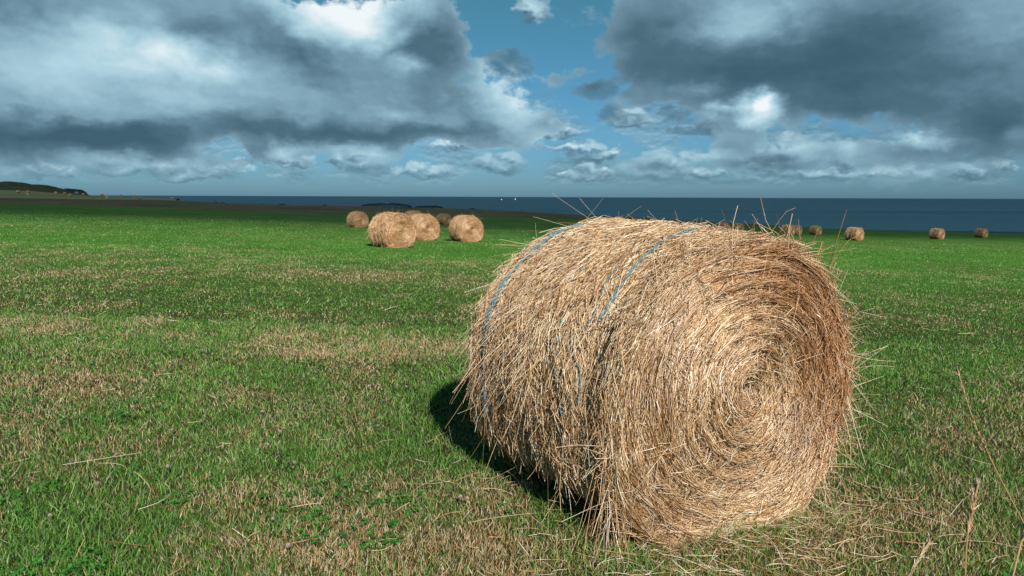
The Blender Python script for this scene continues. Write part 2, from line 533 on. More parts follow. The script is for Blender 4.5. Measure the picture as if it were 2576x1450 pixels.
class Bale:
    flake = False
    eye = (-.02, .03)            # where the winding starts, off the middle

    def __init__(s, rx, rz, L, seed, grooves=()):
        s.rx, s.rz, s.L, s.seed, s.grooves = rx, rz, L, seed, grooves
        s.zc = rz * .91

    shoulder = 0.0               # a fuller upper right flank

    def full(s, th):
        d = np.arctan2(np.sin(th - .98), np.cos(th - .98))
        return 1 + s.shoulder * np.exp(-(d / .52) ** 2)

    def rad(s, th, y):
        """factor on the section radius"""
        f = 1 - .05 * np.clip(np.abs(y) / (s.L / 2), 0, 1.1) ** 9
        for gy, gd, gw in s.grooves:
            f = f - gd * np.exp(-((y - gy) / gw) ** 2)
        f = f + .06 * (fbm(th * 2.2 + 3, y * 3 + s.seed, s.seed, 4) - .5) + .045 * (fbm(th * 1.2, y * 16, s.seed + 9, 3) - .5)
        return f * s.full(th)

    def barrel(s, th, y, lift=0.0):
        f = s.rad(th, y)
        x, z = s.sag((s.rx * f + lift) * np.cos(th), (s.rz * f + lift) * np.sin(th))
        return np.stack([x, y + 0 * th, z + s.zc], -1)

    def sag(s, x, z):
        """the weight of the bale spreads its lower half and flattens its foot"""
        w = np.clip(-z / s.rz, 0, 1.1)
        x = x * (1 + .22 * w ** 1.6)
        lim = .84 * s.rz
        z = np.where(z < -lim, -lim + (z + lim) * .45, z)
        return x, z

    def bnorm(s, th):
        return np.stack([np.cos(th), np.zeros_like(th), np.sin(th)], -1)

    def face(s, px, pz, lift=0.0, sign=-1):
        """px, pz on the unit disc -> surface point of the end"""
        rho = np.hypot(px, pz); th = np.arctan2(pz, px)
        k = .955 * (1 + (s.full(th) - 1) * np.clip(rho, 0, 1))
        bulge = .10 * (1 - np.clip(rho, 0, 1.15) ** 2.4) - .045 * np.exp(-(rho / .11) ** 2)
        sp = rho * s.rx / .085 - th / (2 * math.pi)
        bulge = bulge + .013 * np.sin(2 * math.pi * sp) * sstep(.05, .3, rho) + .08 * (fbm(px * 3 + 7, pz * 3 + s.seed, s.seed + 21, 4) - .5)
        e = 1 - .035 * 0
        c0 = np.clip(1 - rho ** 2, 0, 1)
        x, z = s.sag(s.rx * px * k + s.eye[0] * c0, s.rz * pz * k + s.eye[1] * c0)
        return np.stack([x, sign * (s.L / 2 + bulge + lift), z + s.zc], -1)

    def core(s, nth=140, ny=50):
        th = np.linspace(0, 2 * math.pi, nth)
        T, Yy = np.meshgrid(th, np.linspace(-s.L / 2, s.L / 2, ny), indexing='ij')
        V = s.barrel(T, Yy, -.012)
        n = fbm(T * 8, Yy * 60, s.seed + 2, 4)
        C = np.array([.11, .055, .02])[None, None, :] * (.45 + 1.0 * n)[..., None]  # darker than the straws: shade of the gaps put into the colour
        out = [(V.reshape(-1, 3), [grid_faces(nth, ny)], C.reshape(-1, 3))]
        return out

    def end_core(s, sign, nth=140, nr_=36):
        th = np.linspace(0, 2 * math.pi, nth); r = np.linspace(0, 1, nr_)
        T, Rr = np.meshgrid(th, r, indexing='ij')
        V = s.face(Rr * np.cos(T), Rr * np.sin(T), -.012, sign)
        n = fbm(T * 6, Rr * 70, s.seed + 3, 4)
        C = np.array([.11, .055, .02])[None, None, :] * (.45 + 1.0 * n)[..., None]  # gap shade painted into the end core as on the barrel
        return (V.reshape(-1, 3), [grid_faces(nth, nr_)], C.reshape(-1, 3))

    def face_straws(s, n, r0, g, K=6, sign=-1, lmul=1.0, lift=.026, flat=1.0):
        rho = np.sqrt(g.uniform(0.0004, 1.0, n)); th = g.uniform(-math.pi, math.pi, n)
        x = rho * s.rx * np.cos(th); z = rho * s.rx * np.sin(th)
        swirl = (fbm(x * 5, z * 5, s.seed + 31, 3) - .5) * 1.1
        jit = g.normal(0, .085, n) + swirl * .38
        wild = g.random(n) < .05
        jit = np.where(wild, g.normal(0, .8, n), jit)
        head = th + math.pi / 2 + jit
        Ln = np.clip(g.lognormal(math.log(.24), .5, n), .05, .6) * lmul
        Ln = np.minimum(Ln, .06 + rho * s.rx * 1.1)
        curv = g.uniform(.35, 1.0, n) / np.maximum(rho * s.rx, .05)
        curv = np.where(wild, g.normal(0, .5, n), curv)
        P2 = np.zeros((n, K, 2))
        ds = Ln / (K - 1)
        # walk both ways from the middle so that the straw is tangent to its winding there
        h = head - curv * Ln / 2
        P2[:, 0, 0] = x; P2[:, 0, 1] = z
        for k in range(1, K):
            P2[:, k, 0] = P2[:, k - 1, 0] + np.cos(h + curv * ds / 2) * ds
            P2[:, k, 1] = P2[:, k - 1, 1] + np.sin(h + curv * ds / 2) * ds
            h = h + curv * ds
        mid = P2.mean(1, keepdims=True)
        P2 = P2 - mid + np.stack([x, z], -1)[:, None, :]
        px, pz = P2[..., 0] / s.rx, P2[..., 1] / s.rx
        tcur = np.linspace(-1, 1, K)[None, :]
        lf = g.uniform(-.008, lift, (n, 1)) + g.normal(0, .011, (n, 1)) * tcur + np.where(wild, .012, 0)[:, None] + np.abs(g.normal(0, .006, (n, 1))) * tcur ** 2
        rr = np.hypot(px, pz)
        over = np.maximum(rr - 1.0, 0)
        P = s.face(px, pz, 0, sign)
        P[..., 1] += sign * (lf - over * .15)
        Nn = np.zeros_like(P); Nn[..., 1] = sign
        dark = np.clip((fbm(x * 6, z * 6, s.seed + 51, 3) - .44) * 2.8, 0, .9) * .8
        dark = np.clip(dark + np.exp(-(rho / .10) ** 2) * .25, 0, .85)
        C = straw_colors(n, g, dark)
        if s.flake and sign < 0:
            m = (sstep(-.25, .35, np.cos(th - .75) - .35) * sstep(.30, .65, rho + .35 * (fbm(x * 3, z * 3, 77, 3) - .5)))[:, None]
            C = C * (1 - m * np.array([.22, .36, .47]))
        V, f = tubes(P, Nn, r0 * g.uniform(.6, 1.25, n), 3, .8, flat)
        return V, [f], np.repeat(C, K * 3, 0)

    def barrel_straws(s, n, r0, g, K=6, th0=-.42, th1=math.pi + .42, lmul=1.0, lift=.03, flat=1.0):
        th = g.uniform(th0, th1, n); y = g.uniform(-s.L / 2, s.L / 2, n)
        swirl = (fbm(th * 3.5, y * 5, s.seed + 71, 3) - .5) * 1.2
        ang = g.normal(0, .15, n) + swirl * .5
        wild = g.random(n) < .07
        ang = np.where(wild, g.normal(0, .8, n), ang)
        flip = np.where(g.random(n) < .5, 0, math.pi)
        Ln = np.clip(g.lognormal(math.log(.21), .5, n), .05, .55) * lmul
        c = np.where(g.random(n) < .12, g.uniform(.1, .6, n), g.uniform(.82, 1.0, n))
        tcur = np.linspace(-.5, .5, K)[None, :]
        ss = tcur * Ln[:, None]
        bend = g.normal(0, .5, n)[:, None] * tcur ** 2 * Ln[:, None]
        ca, sa = np.cos(ang)[:, None], np.sin(ang)[:, None]
        arc = ss * ca - bend * sa
        yy = y[:, None] + ss * sa + bend * ca
        T = th[:, None] + arc / s.rx
        extra = (1 - c)[:, None] * (arc ** 2) / (2 * s.rx) * 1.2
        yy = np.clip(yy, -s.L / 2 - .08, s.L / 2 + .05)
        lf = g.uniform(-.012, lift, (n, 1)) + g.normal(0, .012, (n, 1)) * tcur * 2 + extra + np.where(wild, .015, 0)[:, None]
        P = s.barrel(T, np.clip(yy, -s.L / 2, s.L / 2), lf)
        P[..., 1] = yy
        dark = np.clip((fbm(th * 4, y * 7, s.seed + 81, 3) - .44) * 2.8, 0, .9) * .8
        C = straw_colors(n, g, dark)
        V, f = tubes(P, s.bnorm(T), r0 * g.uniform(.6, 1.25, n), 3, .8, flat)
        return V, [f], np.repeat(C, K * 3, 0)

    def free_straws(s, P0, D, Ln, r0, g, K=7, droop=.25, kink=.2, pale=False):
        n = len(P0)
        t = np.linspace(0, 1, K)[None, :, None]
        D = D / np.linalg.norm(D, axis=1, keepdims=True)
        side = np.cross(D, g.normal(0, 1, (n, 3)))
        P = P0[:, None, :] + D[:, None, :] * t * Ln[:, None, None] + side[:, None, :] * (t ** 2) * (g.normal(0, .12, (n, 1, 1))) * Ln[:, None, None]
        kk = (g.random(n) < kink)[:, None, None] * np.maximum(t - g.uniform(.4, .8, (n, 1, 1)), 0)
        P = P + g.normal(0, .7, (n, 1, 3)) * kk * Ln[:, None, None]
        P[..., 2] -= droop * (t[..., 0] ** 2) * (Ln ** 1.5)[:, None] * g.uniform(.2, 1.6, (n, 1))
        P[..., 2] = np.maximum(P[..., 2], .004)
        C = straw_colors(n, g)
        if pale: C = np.broadcast_to(np.array([.80, .64, .44]), (n, 3))
        V, f = tubes(P, np.broadcast_to(np.array([.3, .2, .93]), P.shape), r0 * g.uniform(.6, 1.2, n), 3, .6)
        return V, [f], np.repeat(C, K * 3, 0)


# ---- the big bale in the foreground
BX, BY, BROT = 1.035, 3.30, R(29.0)
BL = 1.27
g = np.random.default_rng(21)
big = Bale(.745, .715, BL, 4, [(-.33, .012, .02), (.33, .022, .028), (-.02, .008, .02), (.13, .006, .015), (-.17, .008, .015), (-.49, .06, .085)])
big.flake = True
big.shoulder = .075
big.eye = (-.06, .085)
ax = Vector((-math.sin(BROT), math.cos(BROT), 0))
bc = Vector((BX, BY, 0)) + ax * (BL / 2)
root = thing('hay_bale', 'big round straw bale with blue twine, close up in the foreground', 'hay bale', (bc.x, bc.y, zg(bc.x, bc.y) - .015), BROT, 'round bales across the field')

parts = big.core() + [big.barrel_straws(50000, .0015, g)]
parts.append(big.barrel_straws(2500, .0019, g, lift=.04, lmul=1.25))
parts.append(big.barrel_straws(650, .0042, g, lift=.035, lmul=.5, flat=.2))
V, Fs, C = join(parts)
obj('barrel', make_mesh('barrel', V, Fs, C, [M_straw], True), root)
V, Fs, C = join([big.end_core(-1), big.face_straws(44000, .0015, g), big.face_straws(1500, .0019, g, lift=.035, lmul=1.2), big.face_straws(420, .0042, g, lift=.03, lmul=.5, flat=.2)])
e1 = obj('end_face', make_mesh('end_face', V, Fs, C, [M_straw], True), root)
V, Fs, C = join([big.end_core(1), big.face_straws(5000, .003, g, sign=1)])
obj('end_face', make_mesh('end_face', V, Fs, C, [M_straw], True), root)

# loose straws sticking out all round
fr = []
n = 900                                      # off the barrel, along the winding and outward
th = g.uniform(-.5, math.pi + .55, n); y = g.uniform(-BL / 2, BL / 2, n)
wgt = np.where((th > 2.4), .6, np.where(th < 1.0, .5, .25))
keep = g.random(n) < wgt
th, y = th[keep], y[keep]; n = len(th)
tan = np.stack([-np.sin(th), np.zeros(n), np.cos(th)], 1)
dn = np.where(th > math.pi / 2, 1.0, -1.0)[:, None]
D = tan * dn * g.uniform(.4, 1, (n, 1)) + big.bnorm(th) * np.abs(g.normal(.18, .22, (n, 1))) + np.stack([g.normal(0, .1, n), g.normal(0, .35, n), g.normal(0, .1, n)], 1)
fr.append(big.free_straws(big.barrel(th, y, -.01), D, g.uniform(.08, .34, n), .0014, g))
n = 640
th = g.uniform(1.9, 3.15, n); y = g.uniform(-.1, BL / 2 + .02, n)
tan = np.stack([-np.sin(th), np.zeros(n), np.cos(th)], 1)
D = tan + big.bnorm(th) * np.abs(g.normal(.30, .22, (n, 1))) + np.stack([np.zeros(n), g.normal(0, .18, n), np.zeros(n)], 1)
fr.append(big.free_straws(big.barrel(th, np.clip(y, -.6, .6), .0), D, g.uniform(.10, .30, n), .0013, g, droop=.15, kink=.1))
n = 240                                      # bristling along the top
th = g.normal(math.pi / 2, .28, n); y = g.uniform(-BL / 2, BL / 2, n)
D = np.stack([g.normal(0, .8, n), g.normal(0, .7, n), g.uniform(.05, .75, n)], 1)
fr.append(big.free_straws(big.barrel(th, y, -.01), D, np.clip(g.lognormal(math.log(.07), .5, n), .03, .2), .0011, g, droop=.1, pale=True))
n = 520                                      # round the rim of the near end
th = g.uniform(-1.2, 2.3, n)
P0 = big.face(np.cos(th) * .97, np.sin(th) * .97, 0)
tan = np.stack([-np.sin(th), np.zeros(n), np.cos(th)], 1)
D = tan * g.choice([-1, 1], (n, 1)) * g.uniform(.2, 1, (n, 1)) + big.bnorm(th) * np.abs(g.normal(.2, .3, (n, 1))) + np.stack([np.zeros(n), g.normal(-.05, .3, n), -.15 * np.ones(n)], 1)
fr.append(big.free_straws(P0, D, g.uniform(.06, .30, n), .0014, g))
n = 170                                      # hanging from the near edge and the right flank to the grass
th = np.where(g.random(n) < .55, g.uniform(math.pi + .1, math.pi + .95, n), g.uniform(-.75, .1, n))
P0 = big.barrel(th, -BL / 2 + g.uniform(0, .12, n), 0)
D = np.stack([g.normal(0, .22, n) + .12 * np.cos(th), g.normal(-.12, .15, n), -np.ones(n)], 1)
fr.append(big.free_straws(P0, D, g.uniform(.12, .45, n), .0016, g, droop=.02))
n = 260                                      # across the near end, pointing outward
pr = np.sqrt(g.uniform(0, .95, n)); th = g.uniform(-math.pi, math.pi, n)
P0 = big.face(pr * np.cos(th), pr * np.sin(th), 0)
D = np.stack([g.normal(0, 1, n), -np.abs(g.normal(.10, .14, n)), g.normal(-.2, .8, n)], 1)
fr.append(big.free_straws(P0, D, g.uniform(.08, .32, n), .0014, g, droop=.05))
# the few long straws standing up against the sea
inv = (Matrix.Translation(root.location) @ Matrix.Rotation(BROT, 4, 'Z')).inverted()
for (u0, v0, u1, v1, dpt) in [(1560, 600, 1385, 492, 3.7), (1555, 600, 1452, 512, 3.8), (1440, 590, 1524, 500, 3.8), (1430, 570, 1340, 545, 3.9), 
                              (1700, 590, 1752, 548, 3.7), (1770, 590, 1812, 546, 3.7), (1700, 585, 1660, 546, 3.8), (1560, 580, 1548, 530, 3.8), (1350, 600, 1345, 560, 3.9), (1620, 585, 1590, 548, 3.8)]:
    a = inv @ at(u0, v0, dpt); b = inv @ at(u1, v1, dpt - .05)
    d = b - a
    fr.append(big.free_straws(np.array([a]), np.array([d]), np.array([d.length]), .0012, g, droop=.01, kink=0, pale=True))
V, Fs, C = join(fr)
obj('loose_straw', make_mesh('loose_straw', V, Fs, C, [M_straw], True), root)

# red-brown stalks with dry leaves at the right rim
sk = []
for (pts, dpt, r_) in [([(2078, 690), (2098, 630), (2115, 575), (2130, 528)], 3.62, .0035), ([(2076, 690), (2108, 640), (2135, 605), (2151, 597)], 3.6, .003), ([(2060, 668), (2066, 630), (2072, 606)], 3.66, .0045),
                       ([(2082, 690), (2098, 650), (2108, 618)], 3.6, .005), ([(2100, 800), (2140, 785), (2165, 762), (2160, 770)], 3.6, .004), ([(2120, 830), (2170, 815), (2207, 812)], 3.55, .002),
                       ([(1940, 585), (1962, 553), (1978, 533), (2002, 523)], 3.55, .003)]:
    Q = np.array([list(inv @ at(u, v, dpt)) for u, v in pts])
    tq = np.linspace(0, len(Q) - 1, 10)
    Pq = np.stack([np.interp(tq, np.arange(len(Q)), Q[:, i]) for i in range(3)], -1)[None]
    V, f = tubes(Pq, np.broadcast_to(np.array([.1, -1., .1]), Pq.shape), np.array([r_ * .65]), 4, .4)
    tag(obj('dry_stalk', make_mesh('dry_stalk', V, [f], np.broadcast_to(np.array([.30, .15, .06]), (len(V), 3)), [M_straw], True), root), 'red-brown stalk bristling from the right rim')


# blue twine: strands that follow the barrel, each a part
def twine(pts, strands, spread, r_, lift):
    """pts [(theta, y)] on the barrel"""
    q = np.array(pts); K = 60
    tq = np.linspace(0, len(q) - 1, K)
    out = []
    for k in range(strands):
        th = np.interp(tq, np.arange(len(q)), q[:, 0]); y = np.interp(tq, np.arange(len(q)), q[:, 1])
        ker = np.ones(7) / 7
        th2 = np.convolve(np.pad(th, 3, mode='edge'), ker, 'valid'); y2 = np.convolve(np.pad(y, 3, mode='edge'), ker, 'valid')
        y2 = y2 + spread * (np.sin(tq * 2.1 + k * 2.4) * .6 + (fbm(tq * 1.7, tq * 0 + k, 7 + k, 3) - .5)) * 1.0
        lf = lift + .006 * (fbm(tq * 3, tq * 0 + k * 3.1, 17 + k, 2) - .5)
        P = big.barrel(th2, y2, lf)[None]
        V, f = tubes(P, big.bnorm(th2)[None], np.array([r_]), 4, 1.0)
        out.append((V, [f], np.array([.1, .3, .4])))
    V, Fs, C = join(out)
    return obj('twine', make_mesh('twine', V, Fs, C, [M_twine], True), root)


PI = math.pi
rmat = Matrix.Translation(root.location) @ Matrix.Rotation(BROT, 4, 'Z')
gt, gyy = np.meshgrid(np.linspace(.6, 4.2, 260), np.linspace(-BL / 2, BL / 2, 160), indexing='ij')
gp_ = big.barrel(gt, gyy, .02).reshape(-1, 3)
rm = np.array(rmat)
gw = gp_ @ rm[:3, :3].T + rm[:3, 3] - np.array([0, 0, CAMZ])
gn = big.bnorm(gt).reshape(-1, 3) @ rm[:3, :3].T
gc = gw @ np.array(CM)
gu = 1288 + F * gc[:, 0] / -gc[:, 2]; gv = 725 - F * gc[:, 1] / -gc[:, 2]
vis = (gn * gw).sum(1) < 0.0


def on_barrel(lst):
    out = []
    for u, v in lst:
        d = (gu - u) ** 2 + (gv - v) ** 2 + np.where(vis, 0, 1e9)
        k = int(np.argmin(d)); out.append((float(gt.ravel()[k]), float(gyy.ravel()[k])))
    return out


CORD1 = on_barrel([(1470, 575), (1440, 582), (1393, 602), (1351, 638), (1302, 683), (1263, 738), (1241, 794), (1231, 846), (1226, 911), (1226, 980), (1232, 1040)])
CORD2 = on_barrel([(1760, 585), (1729, 592), (1670, 615), (1631, 651), (1602, 680), (1579, 709), (1556, 745), (1514, 823)])
CORD3 = on_barrel([(1600, 628), (1594, 633), (1553, 680), (1530, 725), (1517, 755), (1507, 800), (1488, 830), (1446, 849), (1434, 867), (1446, 891), (1467, 910), (1474, 940), (1472, 985), (1467, 1026)])
CORD4 = on_barrel([(1429, 784), (1418, 820), (1414, 862), (1406, 937), (1408, 970), (1416, 1004), (1430, 1063)])
CORD5 = on_barrel([(1600, 740), (1582, 774), (1556, 826), (1545, 860), (1537, 898), (1532, 960)])
twine(CORD1, 8, .042, .0025, .047)
twine(CORD2, 5, .014, .0023, .040)
twine(CORD3, 1, .003, .0023, .043)
twine(CORD4, 1, .003, .0023, .042)
twine(CORD5, 2, .008, .0024, .034)
twine([(1.5, .08), (1.9, .07), (2.3, .09), (2.7, .08), (3.1, .07)], 2, .012, .0018, .024)
twine([(1.5, -.14), (1.9, -.13), (2.3, -.12), (2.7, -.12), (3.1, -.13)], 2, .010, .0018, .024)

# ---- bales farther off
def far_meshes(seed, nb, nf, r0, nfree):
    gg = np.random.default_rng(seed)
    b = Bale(.71, .70, 1.2, seed, [(-.3, .02, .04), (.1, .025, .05), (.35, .02, .04)])
    bar = b.core(90, 30) + [b.barrel_straws(nb, r0, gg, K=4, lmul=1.4, lift=.03)]
    n = nfree
    th = gg.uniform(-.5, math.pi + .5, n); y = gg.uniform(-.6, .6, n)
    tan = np.stack([-np.sin(th), np.zeros(n), np.cos(th)], 1) * np.where(th > math.pi / 2, 1.0, -1.0)[:, None]
    bar.append(b.free_straws(b.barrel(th, y, -.01), tan * gg.uniform(.2, 1, (n, 1)) + b.bnorm(th) * np.abs(gg.normal(.25, .3, (n, 1))) + gg.normal(0, .25, (n, 3)), gg.uniform(.1, .34, n), r0 * .7, gg, K=4))
    V, Fs, C = join(bar)
    warm = np.array([.92, .80, .68])
    m1 = make_mesh('barrel', V, Fs, C * warm, [M_straw], True)
    V, Fs, C = join([b.end_core(-1, 90, 30), b.face_straws(nf, r0, gg, K=5, lmul=1.3, lift=.03)])
    m2 = make_mesh('end_face', V, Fs, C * warm, [M_straw], True)
    V, Fs, C = join([b.end_core(1, 90, 20), b.face_straws(nf // 4, r0, gg, K=4, sign=1, lmul=1.3, lift=.03)])
    m3 = make_mesh('end_face', V, Fs, C * warm, [M_straw], True)
    return m1, m2, m3


MID = [far_meshes(101, 6500, 5500, .005, 240), far_meshes(131, 6500, 5500, .005, 180)]
FAR = [far_meshes(151, 2200, 1500, .011, 120)]

G = 'round bales across the field'
# (label, u, bottom v, width of the end in view px, rotation, mesh set)
BALES = [
    ('largest of the distant round bales, shaggy, overlapping the bale behind it', 984, 621, 88, 38, MID[0]),
    ('round bale half hidden behind the shaggy distant bale', 1062, 604.5, 65, 27, MID[1]),
    ('round bale standing alone just left of the big foreground bale', 1171, 609.5, 66, 29, MID[1]),
    ('small shaded bale peeping out behind the left of the shaggy bale', 898, 575.5, 40, 36, MID[0]),
    ('dark shaded bale behind the gap in the distant left cluster', 1116, 570, 27, 42, FAR[0]),
    ('largest bale out on the right, nearest of those before the sea', 2152, 605.5, 33, 32, FAR[0]),
    ('bale at the field edge right beside the big bale rim', 2053, 592, 22.5, 32, FAR[0]),
    ('bale with its end lit, second from the right of the photo', 2359, 602, 27, 30, FAR[0]),
    ('rightmost small bale by the dark edge of the field', 2470, 598, 23, 30, FAR[0]),
    ('bale partly hidden behind the upper right rim of the big bale', 1983, 596, 26, 32, FAR[0]),
    ('brownish bale tucked close behind another at the big bale rim', 2003, 592, 23, 30, FAR[0]),
    ('right of two bale tops barely showing over the big bale', 1857, 597, 22, 30, FAR[0]),
    ('left of two bale tops barely showing over the big bale', 1821, 596, 22, 30, FAR[0]),
    ('far bale that peeps between the two middle distant bales', 1040, 575, 40, 40, MID[1]),
]
for i, (lab, u, v, hpx, rot, ms) in enumerate(BALES):
    gpt = ground_at(u, v)
    ysz = 1.36 * F / hpx
    y = min(max(gpt.y, ysz * .88), ysz * 1.12) if i != 13 else ysz
    c = at(u, v, y)
    zz = float(zfield(np.array(c.x), np.array(c.y)))
    c.z = zz - .03
    o = thing('hay_bale', lab, 'hay bale', (c.x, c.y + .3, c.z), R(rot), G)
    s_ = hpx * c.y / (F * 1.36)
    o.scale = (s_, s_, s_)
    obj('barrel', ms[0], o); obj('end_face', ms[1], o); obj('end_face', ms[2], o)

# tiny bales on the pale field on the left skyline
gg = np.random.default_rng(5)
tb = Bale(.71, .70, 1.25, 3)
V, Fs, C = join(tb.core(24, 8) + [tb.end_core(-1, 24, 8), tb.end_core(1, 24, 8), tb.barrel_straws(150, .02, gg, K=3), tb.face_straws(120, .02, gg, K=3)])
C = np.clip(C * np.array([1.7, 1.5, 1.5]), 0, .75)
tiny = make_mesh('hay_bale', V, Fs, C, [M_straw], True)
TB = [(50, 483, 8), (74, 484, 8), (73, 490.5, 7), (138, 486, 7), (162, 487, 7), (172, 491.5, 7), (213, 488, 6), (256, 491.5, 8), (303, 492.5, 8), (336, 493, 6), (270, 497.5, 7), (357, 498, 6), (432, 496.5, 7)]
for i, (u, v, hp) in enumerate(TB):
    y = 1.36 * F / hp
    u_ = u * .999
    # stand it on the pale field: find the sheet's height by bearing
    pt = at(u_, v + 3, y)
    dist = (Vp[..., 0] - pt.x) ** 2 + (Vp[..., 1] - pt.y) ** 2
    dist[:, 31:] = 1e12
    k = np.unravel_index(np.argmin(dist), dist.shape)
    # move along the bearing to where the sheet shows at v
    best = None
    col_i = int(np.argmin(np.abs(np.linspace(-880, 515, nu2) - u_)))
    vv = []
    for j in range(31):
        q = CM.transposed() @ (Vector(Vp[col_i, j]) - Vector((0, 0, CAMZ)))
        vv.append(725 + F * (-q.y / -q.z))
    vv = np.array(vv)
    j = int(np.argmin(np.abs(vv - (v + 3))))
    pt = Vector(Vp[col_i, j])
    o = obj('hay_bale', tiny)
    o.location = (pt.x, pt.y, pt.z - .05)
    s_ = hp * pt.y / (F * 1.36)
    s_ = min(max(s_, .85), 1.5)
    o.scale = (s_, s_, s_)
    o.rotation_euler = (0, 0, R(gg.uniform(-60, 60)))
    tag(o, 'tiny pinkish bale on the pale field below the far hills', 'hay bale', 'tiny bales on the far pale field')

# ------------------------------------------------------------------ grass
def view_points(n, y0, y1, power, g, tmax=.86):
    """places ahead of the camera, thinning out with distance"""
    u = g.random(n)
    if power == 0:
        y = y0 * (y1 / y0) ** u
    else:
        y = (y0 ** power + u * (y1 ** power - y0 ** power)) ** (1 / power)
    x = g.uniform(-tmax, tmax, n) * y
    return x, y


def under_bale(x, y, pad=0.0):
    dx, dy = x - bc.x, y - bc.y
    lx = dx * math.cos(BROT) + dy * math.sin(BROT); ly = -dx * math.sin(BROT) + dy * math.cos(BROT)
    return (np.abs(lx) < .50 + pad) & (np.abs(ly) < BL / 2 + .03 + pad)


def blades(x, y, h, w, lean, C, g, curl=.5):
    n = len(x)
    z = zfield(x, y) - .004
    a = g.uniform(0, 2 * PI, n)
    la = g.uniform(0, 2 * PI, n)
    D = np.stack([np.cos(la) * lean, np.sin(la) * lean, np.ones(n)], 1)
    D /= np.linalg.norm(D, axis=1, keepdims=True)
    S = np.stack([np.cos(a), np.sin(a), np.zeros(n)], 1)
    b = np.stack([x, y, z], 1)
    m = b + D * (h * .55)[:, None]
    D2 = D + np.stack([np.cos(la), np.sin(la), -np.full(n, .15)], 1) * (g.uniform(0, 1, n) * curl)[:, None]
    D2 /= np.linalg.norm(D2, axis=1, keepdims=True)
    t = m + D2 * (h * .5)[:, None]
    V = np.stack([b - S * (w * .5)[:, None], b + S * (w * .5)[:, None], m - S * (w * .42)[:, None], m + S * (w * .42)[:, None], t], 1)
    i = np.arange(n) * 5
    q = np.stack([i, i + 1, i + 3, i + 2], 1); tr = np.stack([i + 2, i + 3, i + 4], 1)
    return V.reshape(-1, 3), [q, tr], np.repeat(C, 5, 0)


def green_cols(n, g, x, y):
    pal = np.array([[.088, .235, .024], [.125, .29, .040], [.050, .165, .022], [.17, .31, .07], [.26, .34, .15], [.080, .20, .045]])
    c = pal[g.choice(6, n, p=[.28, .22, .14, .14, .15, .07])] * g.uniform(.7, 1.25, (n, 1))
    return c * (.8 + .4 * fbm(x * 1.3, y * .8, 201, 3))[:, None]


def dry_cols(n, g, y):
    pal = np.array([[.56, .43, .24], [.64, .53, .35], [.52, .32, .14], [.36, .21, .08], [.70, .62, .46], [.42, .38, .19]])
    c = pal[g.choice(6, n, p=[.28, .22, .2, .12, .06, .12])] * g.uniform(.65, 1.15, (n, 1))
    k = (sstep(8, 26, y) * .55)[:, None]      # farther out the stubble is thinner and greener
    return c * (1 - k) + np.array([.22, .29, .10]) * k


g = np.random.default_rng(33)
gp, dp = [], []
# (count, near, far, power, width at distance, min width)
for (n, y0, y1, pw, wk, hscale) in [(330000, 2.35, 9, .35, .0009, 1.0), (260000, 7, 24, .2, .00095, .8), (200000, 20, 75, .3, .0010, .75)]:
    x, y = view_points(n, y0, y1, pw, g)
    d = dryness(x, y)
    k = ~under_bale(x, y)
    x, y, d = x[k], y[k], d[k]
    isdry = g.random(len(x)) < np.clip(d * 1.05 + .06 * (y < 9), 0, .95)
    clump = fbm(x * 4.5, y * 4.5, 207, 3)
    # green
    xs_, ys_ = x[~isdry], y[~isdry]; m = len(xs_)
    h = np.clip(g.lognormal(math.log(.030), .45, m), .012, .12) * (.5 + 1.0 * clump[~isdry]) * hscale
    w = np.maximum(g.uniform(.0022, .0048, m), wk * ys_ * g.uniform(.6, 1.3, m))
    lean = np.abs(g.normal(.6, .5, m))
    gp.append(blades(xs_, ys_, h, w, lean, green_cols(m, g, xs_, ys_), g, .7))
    # dry stubble: short, stiff, paler
    xs_, ys_ = x[isdry], y[isdry]; m = len(xs_)
    h = np.clip(g.lognormal(math.log(.027), .38, m), .012, .08)
    w = np.maximum(g.uniform(.002, .0042, m), wk * ys_ * g.uniform(.6, 1.2, m))
    lean = np.abs(g.normal(.6, .7, m))
    dp.append(blades(xs_, ys_, h, w, lean, dry_cols(m, g, ys_), g, .3))
# a few longer blades round the foot of the big bale and in tufts
n = 900
a = g.uniform(-.62, .62, n)
lx = g.normal(0, .45, n); ly = -BL / 2 - np.abs(g.normal(.10, .13, n))
x = bc.x + lx * math.cos(BROT) - ly * math.sin(BROT); y = bc.y + lx * math.sin(BROT) + ly * math.cos(BROT)
gp.append(blades(x, y, g.uniform(.03, .11, n), g.uniform(.002, .004, n), np.abs(g.normal(.2, .2, n)), green_cols(n, g, x, y), g, .4))
n = 500
x, y = view_points(n, 2.5, 9, .3, g)
gp.append(blades(x, y, g.uniform(.08, .17, n), g.uniform(.003, .006, n), np.abs(g.normal(.5, .3, n)), green_cols(n, g, x, y), g, .8))
for nm, lst, lab in [('grass', gp, 'short green grass covering the mown field'), ('dry_stubble', dp, 'pale dry cut stubble among the green grass')]:
    V, Fs, C = join(lst)
    tag(obj(nm, make_mesh(nm, V, Fs, C, [M_blade])), lab, 'grass', kind='stuff')

